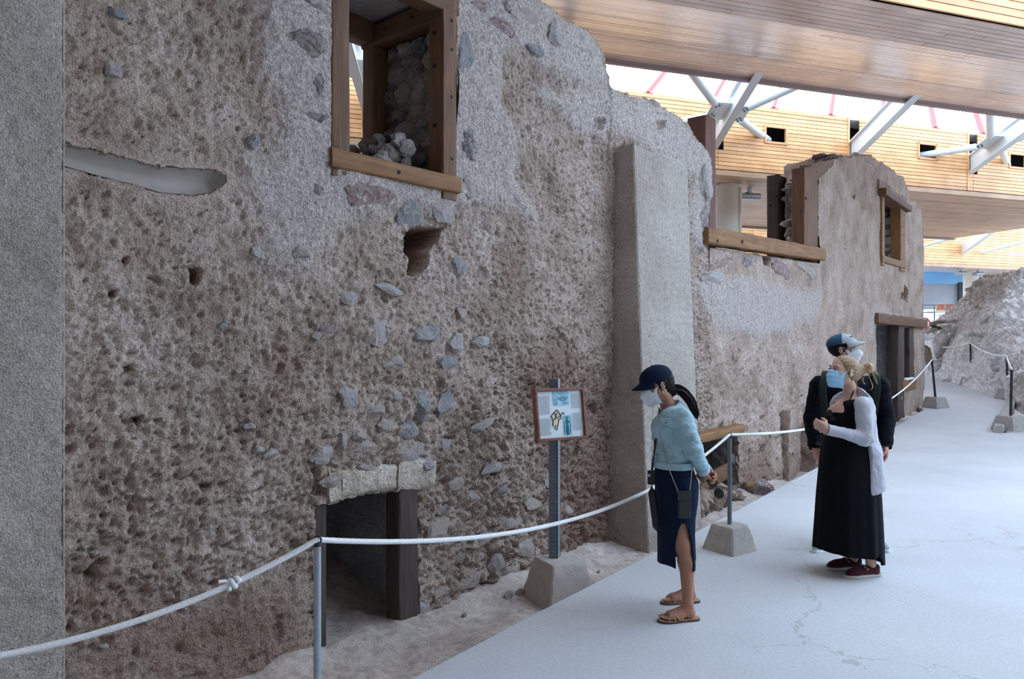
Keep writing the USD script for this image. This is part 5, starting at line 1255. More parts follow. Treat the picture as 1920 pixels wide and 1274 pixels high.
def face_mask(par, H_, mt, pleats=3, drop=-0.118, top=0.006, cone_=0.0):
    a = np.linspace(-1, 1, 33); b = np.linspace(0, 1, 25); A, Bb = np.meshgrid(a, b, indexing='ij')
    z = top + (drop - top) * Bb - 0.006 * A ** 2 * (1 - Bb)
    y = A * (0.067 - 0.024 * Bb ** 2)
    prof = np.interp(Bb, [0, 0.12, 0.35, 0.6, 0.82, 1.0], [0.098, 0.115, 0.123, 0.119, 0.113, 0.098])
    x = prof - 0.074 * np.abs(A) ** 2.7 - 0.012 * np.abs(A) + cone_ * (1 - np.abs(A)) * np.exp(-((Bb - 0.4) / 0.25) ** 2)
    x = x + (0.0022 * np.sin(Bb * np.pi * 2 * (pleats + 0.5)) * (1 - 0.3 * np.abs(A)) if pleats else 0)
    G = H_.p(x, y, z)
    mk = part(par, 'face_mask', shell(G[:, ::-1], 0.003), mt, True, label=None)
    for s in (-1, 1):
        i = 0 if s < 0 else -1
        for jj, zz in ((2, 0.022), (20, -0.022)):
            part(mk, 'ear_loop', tube([G[i, jj], H_.p(0.018, s * 0.073, zz * 0.8 - 0.006), H_.p(-0.012, s * 0.083, zz), H_.p(-0.028, s * 0.082, zz * 0.3)], 0.0018, 6), 'mask_white', 40)
def hand(B, w, d, pn, thumb_side, size=1.0, curl=(0.35, 0.6, 0.45), palm=0.088, spread=0.06, thumb_in=0.3, kk=0.006, wr=0.027):
    d = unit(d); pn = unit(np.asarray(pn) - d * (np.asarray(pn) @ d)); t = np.cross(d, pn); t = t if t @ thumb_side > 0 else -t
    S = size; w = np.asarray(w, float); tips = []
    for i, (o, L, r, pl) in enumerate(((0.030, 0.070, 0.0088, 1.0), (0.0095, 0.078, 0.009, 1.04), (-0.0115, 0.072, 0.0086, 1.0), (-0.031, 0.056, 0.0076, 0.9))):
        kn = w + d * palm * pl * S + t * o * S
        B.cone(w + t * o * 0.55 * S, kn, 0.0155 * S, 0.0118 * S, 0.014)
        a = 0.0; p = kn; dd0 = unit(d + t * spread * o / 0.03)
        for j, fr in enumerate((0.46, 0.31, 0.23)):
            a += curl[j] * (1 + 0.10 * (i - 1)); q = p + (math.cos(a) * dd0 + math.sin(a) * pn) * L * fr * S
            B.cone(p, q, r * S * (1 - 0.08 * j), r * S * (0.93 - 0.08 * j), kk if j else 0.009); p = q
        tips.append(p)
    b0 = w + d * 0.022 * S + t * 0.024 * S + pn * 0.004
    b1 = b0 + unit(0.55 * d + 0.75 * t + thumb_in * pn) * 0.042 * S; b2 = b1 + unit(0.85 * d + 0.15 * t + thumb_in * 1.2 * pn) * 0.03 * S; b3 = b2 + unit(0.95 * d - 0.1 * t + thumb_in * 1.4 * pn) * 0.024 * S
    B.cone(b0, b1, 0.0145 * S, 0.0112 * S, 0.012); B.cone(b1, b2, 0.0108 * S, 0.0098 * S, 0.006); B.cone(b2, b3, 0.0098 * S, 0.008 * S, 0.006)
    B.ell(w + d * 0.045 * S + t * 0.02 * S + pn * 0.008 * S, (0.022 * S,) * 3, None, 0.014)
    return tips
def bare_foot(B, heel, fwd, L=0.235, z0=0.016, side=1):
    f = unit(np.append(np.asarray(fwd)[:2], 0)); l = np.cross(Z, f) * side; h = np.array([heel[0], heel[1], z0])
    B.cone(h + f * 0.03 + Z * 0.028, h + f * 0.17 * L / 0.235 + Z * 0.021, 0.03, 0.021, 0.02)
    B.cone(h + f * 0.07 + Z * 0.05, h + f * 0.16 + Z * 0.024 - l * 0.012, 0.03, 0.022, 0.02)
    B.cone(h + f * 0.10 + Z * 0.02 + l * 0.018, h + f * 0.165 + l * 0.026 + Z * 0.016, 0.02, 0.017, 0.02)
    B.cone(h + f * 0.10 + Z * 0.018 - l * 0.02, h + f * 0.165 - l * 0.026 + Z * 0.018, 0.02, 0.019, 0.02)
    for k, (o, e, r) in enumerate(((-0.030, 0.232, 0.0115), (-0.010, 0.230, 0.0085), (0.006, 0.222, 0.008), (0.021, 0.212, 0.0076), (0.034, 0.198, 0.0075))):
        B.cone(h + f * 0.175 + l * o * 0.85 + Z * 0.014, h + f * e * L / 0.235 + l * o + Z * (r + 0.001), r * 1.05, r, 0.007)
def outline(heel, fwd, L, w0, w1, z0, z1, side=1, n=40, grow=0.0):
    """sole: closed foot outline extruded from z0 to z1"""
    f = unit(np.append(np.asarray(fwd)[:2], 0)); l = np.cross(Z, f) * side
    pts = [(-0.02, 0), (-0.012, w0 * 0.8), (0.02, w0), (0.10, w0 * 0.92), (0.165, w1 * 0.98), (0.205, w1 * 0.92), (0.235, w1 * 0.55), (0.247, -w1 * 0.1), (0.24, -w1 * 0.6), (0.20, -w1 * 0.95), (0.15, -w1 * 0.95), (0.09, -w0 * 0.82), (0.02, -w0), (-0.012, -w0 * 0.8)]
    q_ = np.array([(x * L / 0.25, y) for x, y in pts])
    for _ in range(2): q_ = np.stack([0.75 * q_ + 0.25 * np.roll(q_, -1, 0), 0.25 * q_ + 0.75 * np.roll(q_, -1, 0)], 1).reshape(-1, 2)
    P = Polygon(q_).buffer(0.006 + grow, 6)
    e = trimesh.creation.extrude_polygon(P, z1 - z0, engine='earcut'); v = np.asarray(e.vertices)
    fc = np.asarray(e.faces)
    return np.array([heel[0], heel[1], z0]) + v[:, :1] * f + v[:, 1:2] * l + v[:, 2:] * Z, fc if side > 0 else fc[:, ::-1]
def shoe(par, heel, fwd, L, upper, sole, side=1, h=0.085, lace=None, z=0.0):
    f = unit(np.append(np.asarray(fwd)[:2], 0)); l = np.cross(Z, f) * side; o = np.array([heel[0], heel[1], z])
    sh = part(par, 'shoe', outline(heel, fwd, L, 0.031, 0.040, z + 0.002, z + 0.021, side), sole, 40)
    B = Blob(0.025); q = L / 0.25
    B.cone(o + f * 0.02 * q + Z * 0.03, o + f * 0.015 * q + Z * h * 0.72, 0.033, 0.031); B.cone(o + f * 0.03 * q + Z * 0.032, o + f * 0.19 * q + Z * 0.028, 0.034, 0.036)
    B.cone(o + f * 0.05 * q + Z * h * 0.72, o + f * 0.16 * q + Z * 0.045, 0.033, 0.028); B.cone(o + f * 0.17 * q + Z * 0.026, o + f * 0.215 * q + Z * 0.022, 0.034, 0.024)
    B.cut(lambda p: (z + 0.018) - p[..., 2]); B.cut(lambda p: p[..., 2] - (z + h + 0.0 * p[..., 0] - 0.12 * np.clip((p - o) @ f - 0.05, 0, 0.03)))
    part(sh, 'upper', tsmooth(B.mesh(0.0045), 4), upper, True)
    if lace:
        for k in range(4):
            c = o + f * (0.105 + 0.019 * k) * q + Z * (h * 0.93 - 0.0125 * k)
            part(sh, 'lace', tube([c - l * 0.024 - Z * 0.006, c + Z * 0.004, c + l * 0.024 - Z * 0.006 + f * 0.008], 0.0032, 6), lace, 40)
        c = o + f * 0.095 * q + Z * h * 0.98
        for sg in (-1, 1):
            th = np.linspace(0, 2 * np.pi, 14)
            part(sh, 'lace', tube([c + l * sg * (0.020 * (1 - math.cos(x))) + Z * (-0.010 * (1 - math.cos(x)) + 0.008 * math.sin(x)) + f * 0.014 * math.sin(x) for x in th], 0.003, 6), lace, 40)
            part(sh, 'lace', tube([c, c + l * sg * 0.02 + f * 0.01 - Z * 0.008, c + l * sg * 0.036 + f * 0.004 - Z * 0.034], 0.003, 6), lace, 40)
    return sh
def skin(name, c, r=0.52):
    simple(name, c, r, var=0.05, scale=14, bump=0.0004, bscale=300, spec=0.4, sss=0.12)
def cloth(name, c, var=0.12, scale=30, bump=0.0012, bscale=420, rough=0.85, sheen=0.15):
    simple(name, c, rough, var=var, scale=scale, bump=bump, bscale=bscale, spec=0.12, sheen=sheen)
skin('skin_tan', (0.36, 0.17, 0.105)); skin('skin_fair', (0.60, 0.36, 0.28)); skin('skin_man', (0.46, 0.235, 0.165))
cloth('denim_light', (0.34, 0.50, 0.555), 0.16, 14); cloth('denim_seam', (0.27, 0.42, 0.475)); cloth('navy_skirt', (0.0065, 0.014, 0.036), 0.15, sheen=0.0); cloth('navy_cap', (0.007, 0.012, 0.034), 0.15, sheen=0.0)
cloth('black_cloth', (0.0032, 0.0036, 0.0055), 0.2, sheen=0.0); cloth('navy_black', (0.0045, 0.005, 0.0085), 0.2, sheen=0.0); cloth('cardigan', (0.50, 0.50, 0.545), 0.06); cloth('cap_grey', (0.36, 0.40, 0.40), 0.06); cloth('cap_blue', (0.025, 0.075, 0.135), 0.12)
cloth('mask_blue', (0.36, 0.62, 0.85), 0.04, bump=0.0004); cloth('mask_white', (0.72, 0.74, 0.76), 0.03, bump=0.0004); cloth('strap_green', (0.008, 0.014, 0.0095), 0.2); cloth('burgundy', (0.07, 0.014, 0.022), 0.2); cloth('lace_tan', (0.5, 0.38, 0.27)); cloth('trouser', (0.008, 0.0085, 0.011), 0.2, sheen=0.0)
simple('rubber_pale', (0.55, 0.5, 0.44), 0.7, var=0.08); simple('rubber_white', (0.75, 0.74, 0.7), 0.7, var=0.06); simple('leather_tan', (0.36, 0.22, 0.13), 0.5, var=0.12); simple('leather_sole', (0.07, 0.028, 0.02), 0.5, var=0.1); simple('bag_black', (0.004, 0.004, 0.0048), 0.6, var=0.15)
simple('chain', (0.35, 0.33, 0.3), 0.35, 0.8); simple('gold', (0.75, 0.5, 0.2), 0.25, 1.0); simple('lens_black', (0.004, 0.004, 0.005), 0.3); simple('nail', (0.85, 0.78, 0.76), 0.3)
simple('eye_white', (0.75, 0.74, 0.72), 0.15, var=0.02); simple('eye_dark', (0.03, 0.018, 0.012), 0.1); simple('brow_dark', (0.025, 0.016, 0.012), 0.7); simple('brow_fair', (0.2, 0.12, 0.07), 0.7)
simple('hair_dark', (0.011, 0.007, 0.0058), 0.6, var=0.5, scale=60, spec=0.12); simple('hair_brown', (0.085, 0.055, 0.04), 0.5, var=0.3, scale=60); simple('hair_blond', (0.27, 0.155, 0.068), 0.42, var=0.35, scale=70, bump=0.002, bscale=110); simple('hair_pale', (0.5, 0.345, 0.18), 0.42, var=0.25, scale=70)
def strands(par, pts, n, spread, r0, r1, mt, seed, name='hair_lock', flare=1.0):
    g = np.random.default_rng(seed); pts = np.asarray(pts, float); q = np.linspace(0, 1, 14)
    from scipy.interpolate import CubicSpline
    S = CubicSpline(np.linspace(0, 1, len(pts)), pts)(q)
    out = []
    for k in range(n):
        o = g.normal(size=3); o = o / np.linalg.norm(o) * spread * g.uniform(0.3, 1); w = g.normal(size=3) * spread * 0.35
        e = g.uniform(0.85, 1.04)
        P = S[:, :] + (o[None] * (0.35 + 0.9 * np.sin(np.pi * np.minimum(q * 0.8 + 0.1, 1)) * flare)[:, None]) + w[None] * np.sin(q * 6 + k)[:, None] * 0.4
        out.append(tube(P[:max(4, int(14 * e))], np.interp(q, [0, 0.6, 1], [r0, r0 * 0.9, r1])[:max(4, int(14 * e))], 6))
    part(par, name, join(*out), mt, 40)
def cap(par, H_, dome_mt, brim_mt, front_mt=None, brim=0.075, low=0.036, tilt=0.0, sz=1.0):
    B = Blob(0.01); c = H_.p(-0.010, 0, 0.048)
    B.ell(c, np.array((0.114, 0.091, 0.082)) * H_.k * sz, H_.ax)
    fp = lambda p: ((p - H_.c) @ H_.ax.T) / H_.k
    edge = lambda x: low + 0.10 * np.clip(x, -0.2, 0.2) + tilt
    B.cut(lambda p: H_.k * (edge(fp(p)[..., 0]) - fp(p)[..., 2]))
    v, f = tsmooth(B.mesh(0.004), 4)
    x = fp(v)[:, 0]; fx = x[f].mean(1)
    cp = None
    if front_mt:
        m = fx > 0.008
        def pick(mm):
            u, inv = np.unique(f[mm], return_inverse=True); return v[u], inv.reshape(-1, 3)
        cp = part(par, 'cap', pick(~m), dome_mt, True); part(cp, 'front_panel', pick(m), front_mt, True)
    else: cp = part(par, 'cap', (v, f), dome_mt, True)
    th = np.linspace(-1.15, 1.15, 41); e = np.linspace(0, 1, 9); A, E = np.meshgrid(th, e, indexing='ij')
    R = np.array((0.112, 0.089)) * sz
    bx = -0.010 + R[0] * np.cos(A) + brim * E * (np.cos(A * 1.28) ** 0.7 if False else np.clip(np.cos(A * 1.33), 0, 1) ** 0.6)
    by = R[1] * np.sin(A) * (1 - 0.02 * E)
    bz = edge(-0.010 + R[0] * np.cos(A)) + 0.004 - 0.020 * E - 0.028 * (np.abs(by) / 0.09) ** 2 * E
    part(cp, 'brim', shell(H_.p(bx, by, bz), 0.005), brim_mt, True)
    part(cp, 'button', rock(H_.p(-0.010, 0, 0.048 + 0.083 * sz), (0.012, 0.012, 0.007), 1, H_.ax, sub=1, planes=0, rough=0), dome_mt, True)
    return cp
def gown(rings, F_, L_, th0, th1, n=96, fold=(0.02, 11, 0.0), seed=0, th=0.006, wrap=False, hem=None, slit=None):
    """skirt: rings = (centre, half depth, half width), theta from the front towards the left"""
    T_ = np.linspace(th0, th1, n, endpoint=not wrap); k = len(rings); m = 60
    q = np.linspace(0, 1, m); rk_ = np.linspace(0, 1, k)
    from scipy.interpolate import PchipInterpolator as PI_
    C = PI_(rk_, np.array([r[0] for r in rings]))(q); a = PI_(rk_, [r[1] for r in rings])(q); b = PI_(rk_, [r[2] for r in rings])(q)
    G = np.zeros((m, n, 3)); fr_ = np.linspace(0, 1, n)
    for j, t in enumerate(T_):
        tc = t
        if slit: h_ = slit[1] * np.sqrt(np.minimum(1, q / 0.55)); t = (slit[0] + h_) + (2 * np.pi - 2 * h_) * fr_[j]
        w = 1 + fold[0] * q ** 1.3 * (np.sin(fold[1] * t + fold[2]) + 0.6 * np.sin(fold[1] * 1.7 * t + 1.3 + seed) + 0.25 * np.sin(3 * t + 5 * q))
        G[:, j] = C + (a * w * np.cos(t))[:, None] * F_ + (b * w * np.sin(t))[:, None] * L_
        if hem is not None:
            z1 = hem(tc); top = G[0, j, 2]
            zz = top + (z1 - top) * q
            qq = np.interp(-zz, -G[:, j, 2], q)
            G[:, j] = np.stack([np.interp(qq, q, G[:, j, i]) for i in range(3)], 1)
    return shell(G[:, ::-1] if not wrap else G[:, ::-1], th, wrap)
def strap(par, name, pts, r, mt, flat=None, n=30):
    from scipy.interpolate import CubicSpline
    pts = np.asarray(pts, float); d = np.r_[0, np.cumsum(np.linalg.norm(np.diff(pts, axis=0), axis=1))]
    P = CubicSpline(d, pts)(np.linspace(0, d[-1], n)) if len(pts) > 2 else pts
    return part(par, name, tube(P, r, 8), mt, 40)

# ------------------------------------------------------------------ woman in the denim jacket
Y0 = 4.87; Fv = unit([-0.97, -0.20, 0]); Lv = np.cross(Z, Fv)
p1 = thing('person', 'woman in navy cap and pale denim jacket leaning to look, hands behind her back', 'person', (at(1268, 900, Y0)[0], Y0, 0))
H1 = Head(at(1231, 722, Y0), unit(Fv * math.cos(0.34) - Z * math.sin(0.34)), 0.98)
B = Blob(0.025); head_skin(B, H1)
def J(x, y, dy=0.0): return at(x, y, Y0 + dy)
B.cone(J(1246, 744), J(1259, 776), 0.046, 0.052, 0.03)
B.cone(J(1260, 800), J(1262, 850), 0.10, 0.092, 0.04, flat=(Lv, 1.35)); B.cone(J(1262, 850), J(1267, 905), 0.092, 0.115, 0.04, flat=(Lv, 1.3))
B.cone(J(1262, 788, -0.12), J(1262, 788, 0.12), 0.04, 0.04, 0.03)
sL, eL, wL = J(1279, 784, -0.165), J(1303, 846, -0.185), J(1319, 884, -0.07)
sR, eR, wR = J(1262, 784, 0.165), J(1292, 846, 0.20), J(1326, 887, 0.04)
for s_, e_, w_ in ((sL, eL, wL), (sR, eR, wR)):
    B.cone(s_, e_, 0.046, 0.037, 0.03); B.cone(e_, w_, 0.037, 0.025, 0.02)
hand(B, wL, J(1311, 908, 0.02) - wL, J(1330, 905, 0.3) - J(1311, 890), J(1300, 900, -0.3) - wL, 0.92, curl=(0.6, 0.8, 0.6))
tipsR = hand(B, wR, J(1344, 900, -0.05) - wR, J(1322, 920, -0.2) - wR, J(1340, 880, 0.0) - wR, 0.9, curl=(0.55, 0.7, 0.5))
kL, aL = J(1279, 1018, -0.11), at(1290, 1133, 4.735); kR, aR = J(1275, 1014, 0.12), at(1292, 1102, 5.06)
for sgn, k_, a_ in ((-1, kL, aL), (1, kR, aR)):
    B.cone(J(1270, 918, sgn * 0.07), k_, 0.075, 0.054, 0.03)
    calf = k_ * 0.68 + a_ * 0.32 - Fv * 0.018
    B.cone(k_, calf, 0.052, 0.051, 0.03); B.cone(calf, a_, 0.050, 0.031, 0.03)
    heel = a_ - Fv * 0.045; hz = np.array([heel[0], heel[1], 0.016])
    B.cone(a_, hz + Fv * 0.035 + Z * 0.03, 0.032, 0.031, 0.02)
    bare_foot(B, hz, Fv if sgn < 0 else unit(Fv + Lv * -0.06), 0.225, 0.018, side=1 if sgn < 0 else -1)
body1 = part(p1, 'body', tsmooth(B.mesh(0.0054), 5), 'skin_tan', True)
face_parts(p1, H1, 'brow_dark')
face_mask(p1, H1, 'mask_white', pleats=0, cone_=0.012)
B = Blob(0.015); B.ell(H1.p(-0.022, 0, 0.022), np.array((0.102, 0.083, 0.096)) * 0.98, H1.ax); q1 = lambda p: (p - H1.c) @ H1.ax.T
B.cut(lambda p: (q1(p)[..., 0] - 0.012 - 0.55 * q1(p)[..., 2] * (q1(p)[..., 2] > 0)) * 0.8); B.cut(lambda p: -0.075 - 0.2 * q1(p)[..., 0] - q1(p)[..., 2]); B.cone(H1.p(-0.06, 0, 0.0), J(1262, 733), 0.062, 0.022, 0.03); B.cone(H1.p(-0.05, 0, -0.03), J(1259, 738), 0.052, 0.022, 0.03)
part(p1, 'hair', folds(B.mesh(0.004), 0.004, (40, 40, 60), 3), 'hair_dark', True)
tie = J(1263, 730)
strands(p1, [J(1255, 728), tie, J(1279, 734), J(1294, 752), J(1303, 772), J(1306, 784)], 120, 0.026, 0.0036, 0.0008, 'hair_dark', 4, 'ponytail')
strands(p1, [J(1257, 727), tie, J(1281, 735), J(1297, 757), J(1304, 777)], 22, 0.029, 0.0026, 0.0008, 'hair_brown', 6, 'ponytail')
part(p1, 'hair_tie', tube([tie + 0.017 * (math.cos(x) * Lv + math.sin(x) * Z) for x in np.linspace(0, 2 * np.pi, 17)], 0.006, 8), 'hair_brown', 40)
cap(p1, H1, 'navy_cap', 'navy_cap', brim=0.072, low=0.030)
part(p1, 'earring', tube([H1.p(-0.004, 0.09, -0.042) + 0.014 * (math.cos(x) * H1.f + math.sin(x) * H1.u) for x in np.linspace(0, 2 * np.pi, 17)], 0.0018, 6), 'gold', 40)
# jacket
hz_ = J(1260, 873)[2]
B = Blob(0.03)
B.cone(J(1261, 806), J(1260, 882), 0.118, 0.115, 0.04, flat=(Lv, 1.32)); B.cone(J(1262, 785, -0.11), J(1262, 785, 0.11), 0.080, 0.080, 0.05)
B.cone(J(1244, 806, -0.06), J(1244, 806, 0.06), 0.072, 0.072, 0.05)
B.cut(lambda p: hz_ - p[..., 2])
for s_, e_, w_ in ((sL, eL, wL), (sR, eR, wR)):
    B.cone(s_, e_, 0.066, 0.055, 0.03); B.cone(e_, e_ + (w_ - e_) * 0.93, 0.054, 0.039, 0.02, capb=True)
jm = tsmooth(B.mesh(0.006), 3); jm = folds(jm, 0.013, (11, 11, 24), 8); jm = folds(jm, 0.004, (30, 30, 50), 5)
jk = part(p1, 'jacket', jm, 'denim_light', True)
T_ = np.linspace(0, 2 * np.pi, 61)
hemC = J(1260, 872)
part(jk, 'hem_band', shell(np.stack([hemC + (0.124 * np.cos(T_))[:, None] * Fv + (0.162 * np.sin(T_))[:, None] * Lv + Z * z for z in (0.03, 0.015, 0.0, -0.012)]), 0.008), 'denim_light', 40)
for s_, e_, w_ in ((sL, eL, wL), (sR, eR, wR)):
    d = unit(w_ - e_); x_ = unit(np.cross(d, Z)); y_ = np.cross(d, x_); c = e_ + (w_ - e_) * 0.9
    part(jk, 'cuff', shell(np.stack([c + d * q + 0.041 * (np.cos(T_)[:, None] * x_ + np.sin(T_)[:, None] * y_) for q in (-0.022, 0.0, 0.02)]), 0.006), 'denim_light', 40)
cl = []; ca = unit(J(1247, 746) - J(1258, 774)); cf = unit(Fv - ca * (Fv @ ca)); cc_ = J(1257, 771)
for r, dz in ((0.066, -0.012), (0.063, 0.008), (0.062, 0.024), (0.066, 0.034), (0.076, 0.030), (0.086, 0.014), (0.094, -0.008)):
    t = np.linspace(0.42, 2 * np.pi - 0.42, 49)
    cl.append(cc_ + (r * np.cos(t))[:, None] * cf + (r * np.sin(t))[:, None] * Lv + ca * (dz - 0.016 * np.cos(t)[:, None] * (r > 0.07)))
part(jk, 'collar', shell(np.stack(cl), 0.006), 'denim_light', True)
pf = J(1232, 800)
for y in (792, 812, 832, 852, 868):
    c = J(1231, y, -0.035)
    part(jk, 'button', rock(c + Fv * 0.002, (0.014, 0.014, 0.006), 1, np.stack([Lv, Z, Fv]), sub=2, planes=0, rough=0), 'galv_dark', True)
sn = unit(0.72 * Fv + 0.7 * Lv)
def surf(x, y, off=0.0, m_=None):
    """point on the jacket seen through pixel x, y"""
    o = np.array([0, 0, EYE]); d = unit(ray(x, y)); v = (m_ or jm)[0]; w = v - o; t = w @ d; r = np.linalg.norm(w - t[:, None] * d, axis=1)
    near = np.where(r < 0.0075, t, 99); i = int(np.argmin(near))
    return o + d * (t[i] - off)
for pts in ([(1238, 804), (1250, 802), (1261, 806)], [(1262, 806), (1263, 825), (1262, 858)]):
    part(jk, 'seam', tube(np.array([surf(x, y, 0.0005) for x, y in pts]), 0.0022, 6), 'denim_seam', 40)
fc = surf(1249, 789, 0.004); fn_ = unit(0.55 * Fv + 0.83 * Lv); fx_ = unit(np.cross(Z, fn_)); fy_ = np.cross(fn_, fx_)
e = trimesh.creation.extrude_polygon(Polygon([(-0.035, 0.016), (0.035, 0.016), (0.035, -0.008), (0.0, -0.026), (-0.035, -0.008)]), 0.005, engine='earcut'); ev = np.asarray(e.vertices)
part(jk, 'pocket_flap', (fc + ev[:, :1] * fx_ + ev[:, 1:2] * fy_ + ev[:, 2:] * fn_, np.asarray(e.faces)), 'denim_light', False)
part(jk, 'button', rock(fc - fy_ * 0.014 + fn_ * 0.006, (0.012, 0.012, 0.005), 1, np.stack([fx_, fy_, fn_]), sub=2, planes=0, rough=0), 'galv_dark', True)
# skirt with a side slit
def ring(xf, xb, y, half, dy=0.0): return (J((xf + xb) / 2, y, dy), (xb - xf) / 2 * Y0 / FPX, half)
rings = [ring(1231, 1293, 866, 0.128), ring(1230, 1299, 885, 0.145), ring(1231, 1306, 908, 0.165), ring(1233, 1304, 935, 0.172), ring(1236, 1298, 970, 0.172), ring(1238, 1297, 1010, 0.178), ring(1239, 1298, 1060, 0.185)]
hemz = J(1250, 1056)[2]
G0 = 2.02
part(p1, 'skirt', gown(rings[:5], Fv, Lv, 0, 2 * np.pi, 96, (0.012, 7, 0.4), 1, wrap=True), 'navy_skirt', True)
rings2 = [ring(1236, 1298, 969, 0.172), ring(1237, 1297, 990, 0.175), ring(1238, 1297, 1010, 0.178), ring(1239, 1298, 1040, 0.182), ring(1239, 1298, 1062, 0.185)]
sk2 = gown(rings2, Fv, Lv, 1.80, 2 * np.pi + 0.86, 110, (0.02, 7, 0.4), 1, slit=(1.36, 0.52), hem=lambda t: hemz + 0.012 * math.sin(3 * t) + 0.03 * sstep(1.5, 0.0, np.array((t if t < 4 else 2 * np.pi + 1.38 - t) - 0.0)) * 0)
part(p1, 'skirt_panel', sk2, 'navy_skirt', True)
# sandals
for sgn, a_ in ((-1, aL), (1, aR)):
    heel = a_ - Fv * 0.045; side = 1 if sgn < 0 else -1; fd = Fv if sgn < 0 else unit(Fv + Lv * -0.06); l_ = np.cross(Z, fd) * side
    sd = part(p1, 'sandal', outline(heel - fd * 0.008, fd, 0.255, 0.032, 0.043, 0.001, 0.011, side), 'leather_sole', 40)
    part(sd, 'insole', outline(heel - fd * 0.006, fd, 0.25, 0.03, 0.041, 0.011, 0.016, side), 'leather_tan', 40)
    h0 = np.array([heel[0], heel[1], 0.016])
    for (a, b, hgt) in (((0.10, 0.046), (0.19, -0.040), 0.042), ((0.19, 0.044), (0.11, -0.040), 0.045), ((0.205, 0.02), (0.12, 0.046), 0.032), ((0.115, 0.046), (0.165, -0.044), 0.046), ((0.15, 0.047), (0.205, -0.03), 0.036)):
        q = np.linspace(0, 1, 13)
        P = np.stack([h0 + fd * (a[0] + (b[0] - a[0]) * x) + l_ * (a[1] + (b[1] - a[1]) * x) * 0.98 + Z * (0.002 + hgt * math.sin(math.pi * x) ** 0.7) for x in q])
        part(sd, 'strap', tube(P, 0.0042, 8), 'leather_tan', 40)
    for k, (o, e, r) in enumerate(((-0.030, 0.232, 0.0115), (-0.010, 0.230, 0.0085), (0.006, 0.222, 0.008), (0.021, 0.212, 0.0076), (0.034, 0.198, 0.0075))):
        part(sd, 'toenail', rock(h0 + fd * (e * 0.225 / 0.235 + 0.004) + l_ * o + Z * (2 * r + 0.0012), (0.010, r * 1.3, 0.004), 1, np.stack([fd, l_, Z]), sub=1, planes=0, rough=0), 'nail', True)
# what she carries
bg = thing('crossbody_bag', 'small black crossbody phone bag at the hip of the woman in denim', 'bag', J(1282, 946, -0.2))
bx = np.stack([unit(-Fv + 0.05 * Lv), Lv, Z])
part(bg, 'pouch', timber(J(1283, 972, -0.205), J(1283, 922, -0.20), 0.088, 0.022, Fv, 3, amp=0.001, cham=0.006, seg=8), 'bag_black', 40)
part(bg, 'flap', timber(J(1283, 938, -0.219), J(1283, 921, -0.214), 0.09, 0.008, Fv, 3, amp=0.0005, cham=0.003, seg=3), 'bag_black', 40)
for x in (1271, 1293): part(bg, 'ring', tube([J(x, 923, -0.205) + 0.006 * (math.cos(a) * Fv + math.sin(a) * Z) for a in np.linspace(0, 2 * np.pi, 13)], 0.0016, 6), 'chain', 40)
strap(bg, 'chain', [surf(1236, 808, 0.006), surf(1241, 830, 0.006), surf(1248, 856, 0.008), J(1252, 872, -0.17), J(1261, 897, -0.19), J(1271, 921, -0.205)], 0.0028, 'chain')
strap(bg, 'chain', [J(1299, 868, -0.12), J(1297, 885, -0.18), J(1295, 905, -0.2), J(1293, 921, -0.205)], 0.0028, 'chain')
cm = thing('camera_pouch', 'small black pouch on a dark neck cord hanging in front of the woman in denim', 'pouch', J(1222, 895, -0.04))
part(cm, 'pouch', timber(J(1222, 908, -0.05), J(1222, 883, -0.05), 0.05, 0.035, Fv, 5, amp=0.001, cham=0.008, seg=6), 'bag_black', 40)
part(cm, 'badge', box(J(1219.5, 892, -0.07) + Fv * 0.008, (0.014, 0.004, 0.016), np.stack([Fv, Lv, Z])), 'galv')
strap(cm, 'cord', [J(1243, 772, -0.06), J(1233, 800, -0.07), J(1229, 835, -0.06), J(1224, 866, -0.05), J(1222, 884, -0.05)], 0.005, 'bag_black')
strap(cm, 'cord', [J(1240, 774, 0.02), J(1229, 805, -0.0), J(1227, 840, -0.03), J(1225, 868, -0.045), J(1223, 884, -0.05)], 0.004, 'bag_black')
um = thing('folding_umbrella', 'long black folded umbrella sleeve hanging below the pouch of the woman in denim', 'umbrella', J(1228, 955, -0.05))
B = Blob(0.01); B.cone(J(1223, 926, -0.05), J(1231, 985, -0.06), 0.027, 0.026, flat=(Lv, 0.7)); B.cone(J(1223, 926, -0.05), J(1222, 917, -0.05), 0.022, 0.009); B.cone(J(1231, 985, -0.06), J(1232, 993, -0.06), 0.022, 0.012)
part(um, 'sleeve', B.mesh(0.004), 'bag_black', True)
part(um, 'toggle', tube([J(1222, 919, -0.05), J(1222, 914, -0.05)], 0.009, 10), 'black_metal', 40)
strap(um, 'loop', [J(1222, 914, -0.05), J(1222.5, 908, -0.05)], 0.003, 'bag_black')
ln = thing('mask_lanyard', 'thin grey lanyard hanging from the white mask of the woman in denim', 'lanyard', J(1224, 800))
strap(ln, 'cord', [H1.p(0.06, 0.055, -0.08), J(1224, 775, -0.05), J(1223, 800, -0.055), J(1222, 835, -0.06), J(1224, 868, -0.055)], 0.0016, 'galv')
gl = thing('sunglasses', 'black sunglasses dangling from the hands of the woman in denim', 'sunglasses', J(1340, 913, -0.0))
ga, gb = J(1336, 905, -0.03), J(1348, 926, -0.03)
gx = unit(gb - ga); gy = unit(np.cross(gx, [0.25, 1, 0])); gn = np.cross(gx, gy)
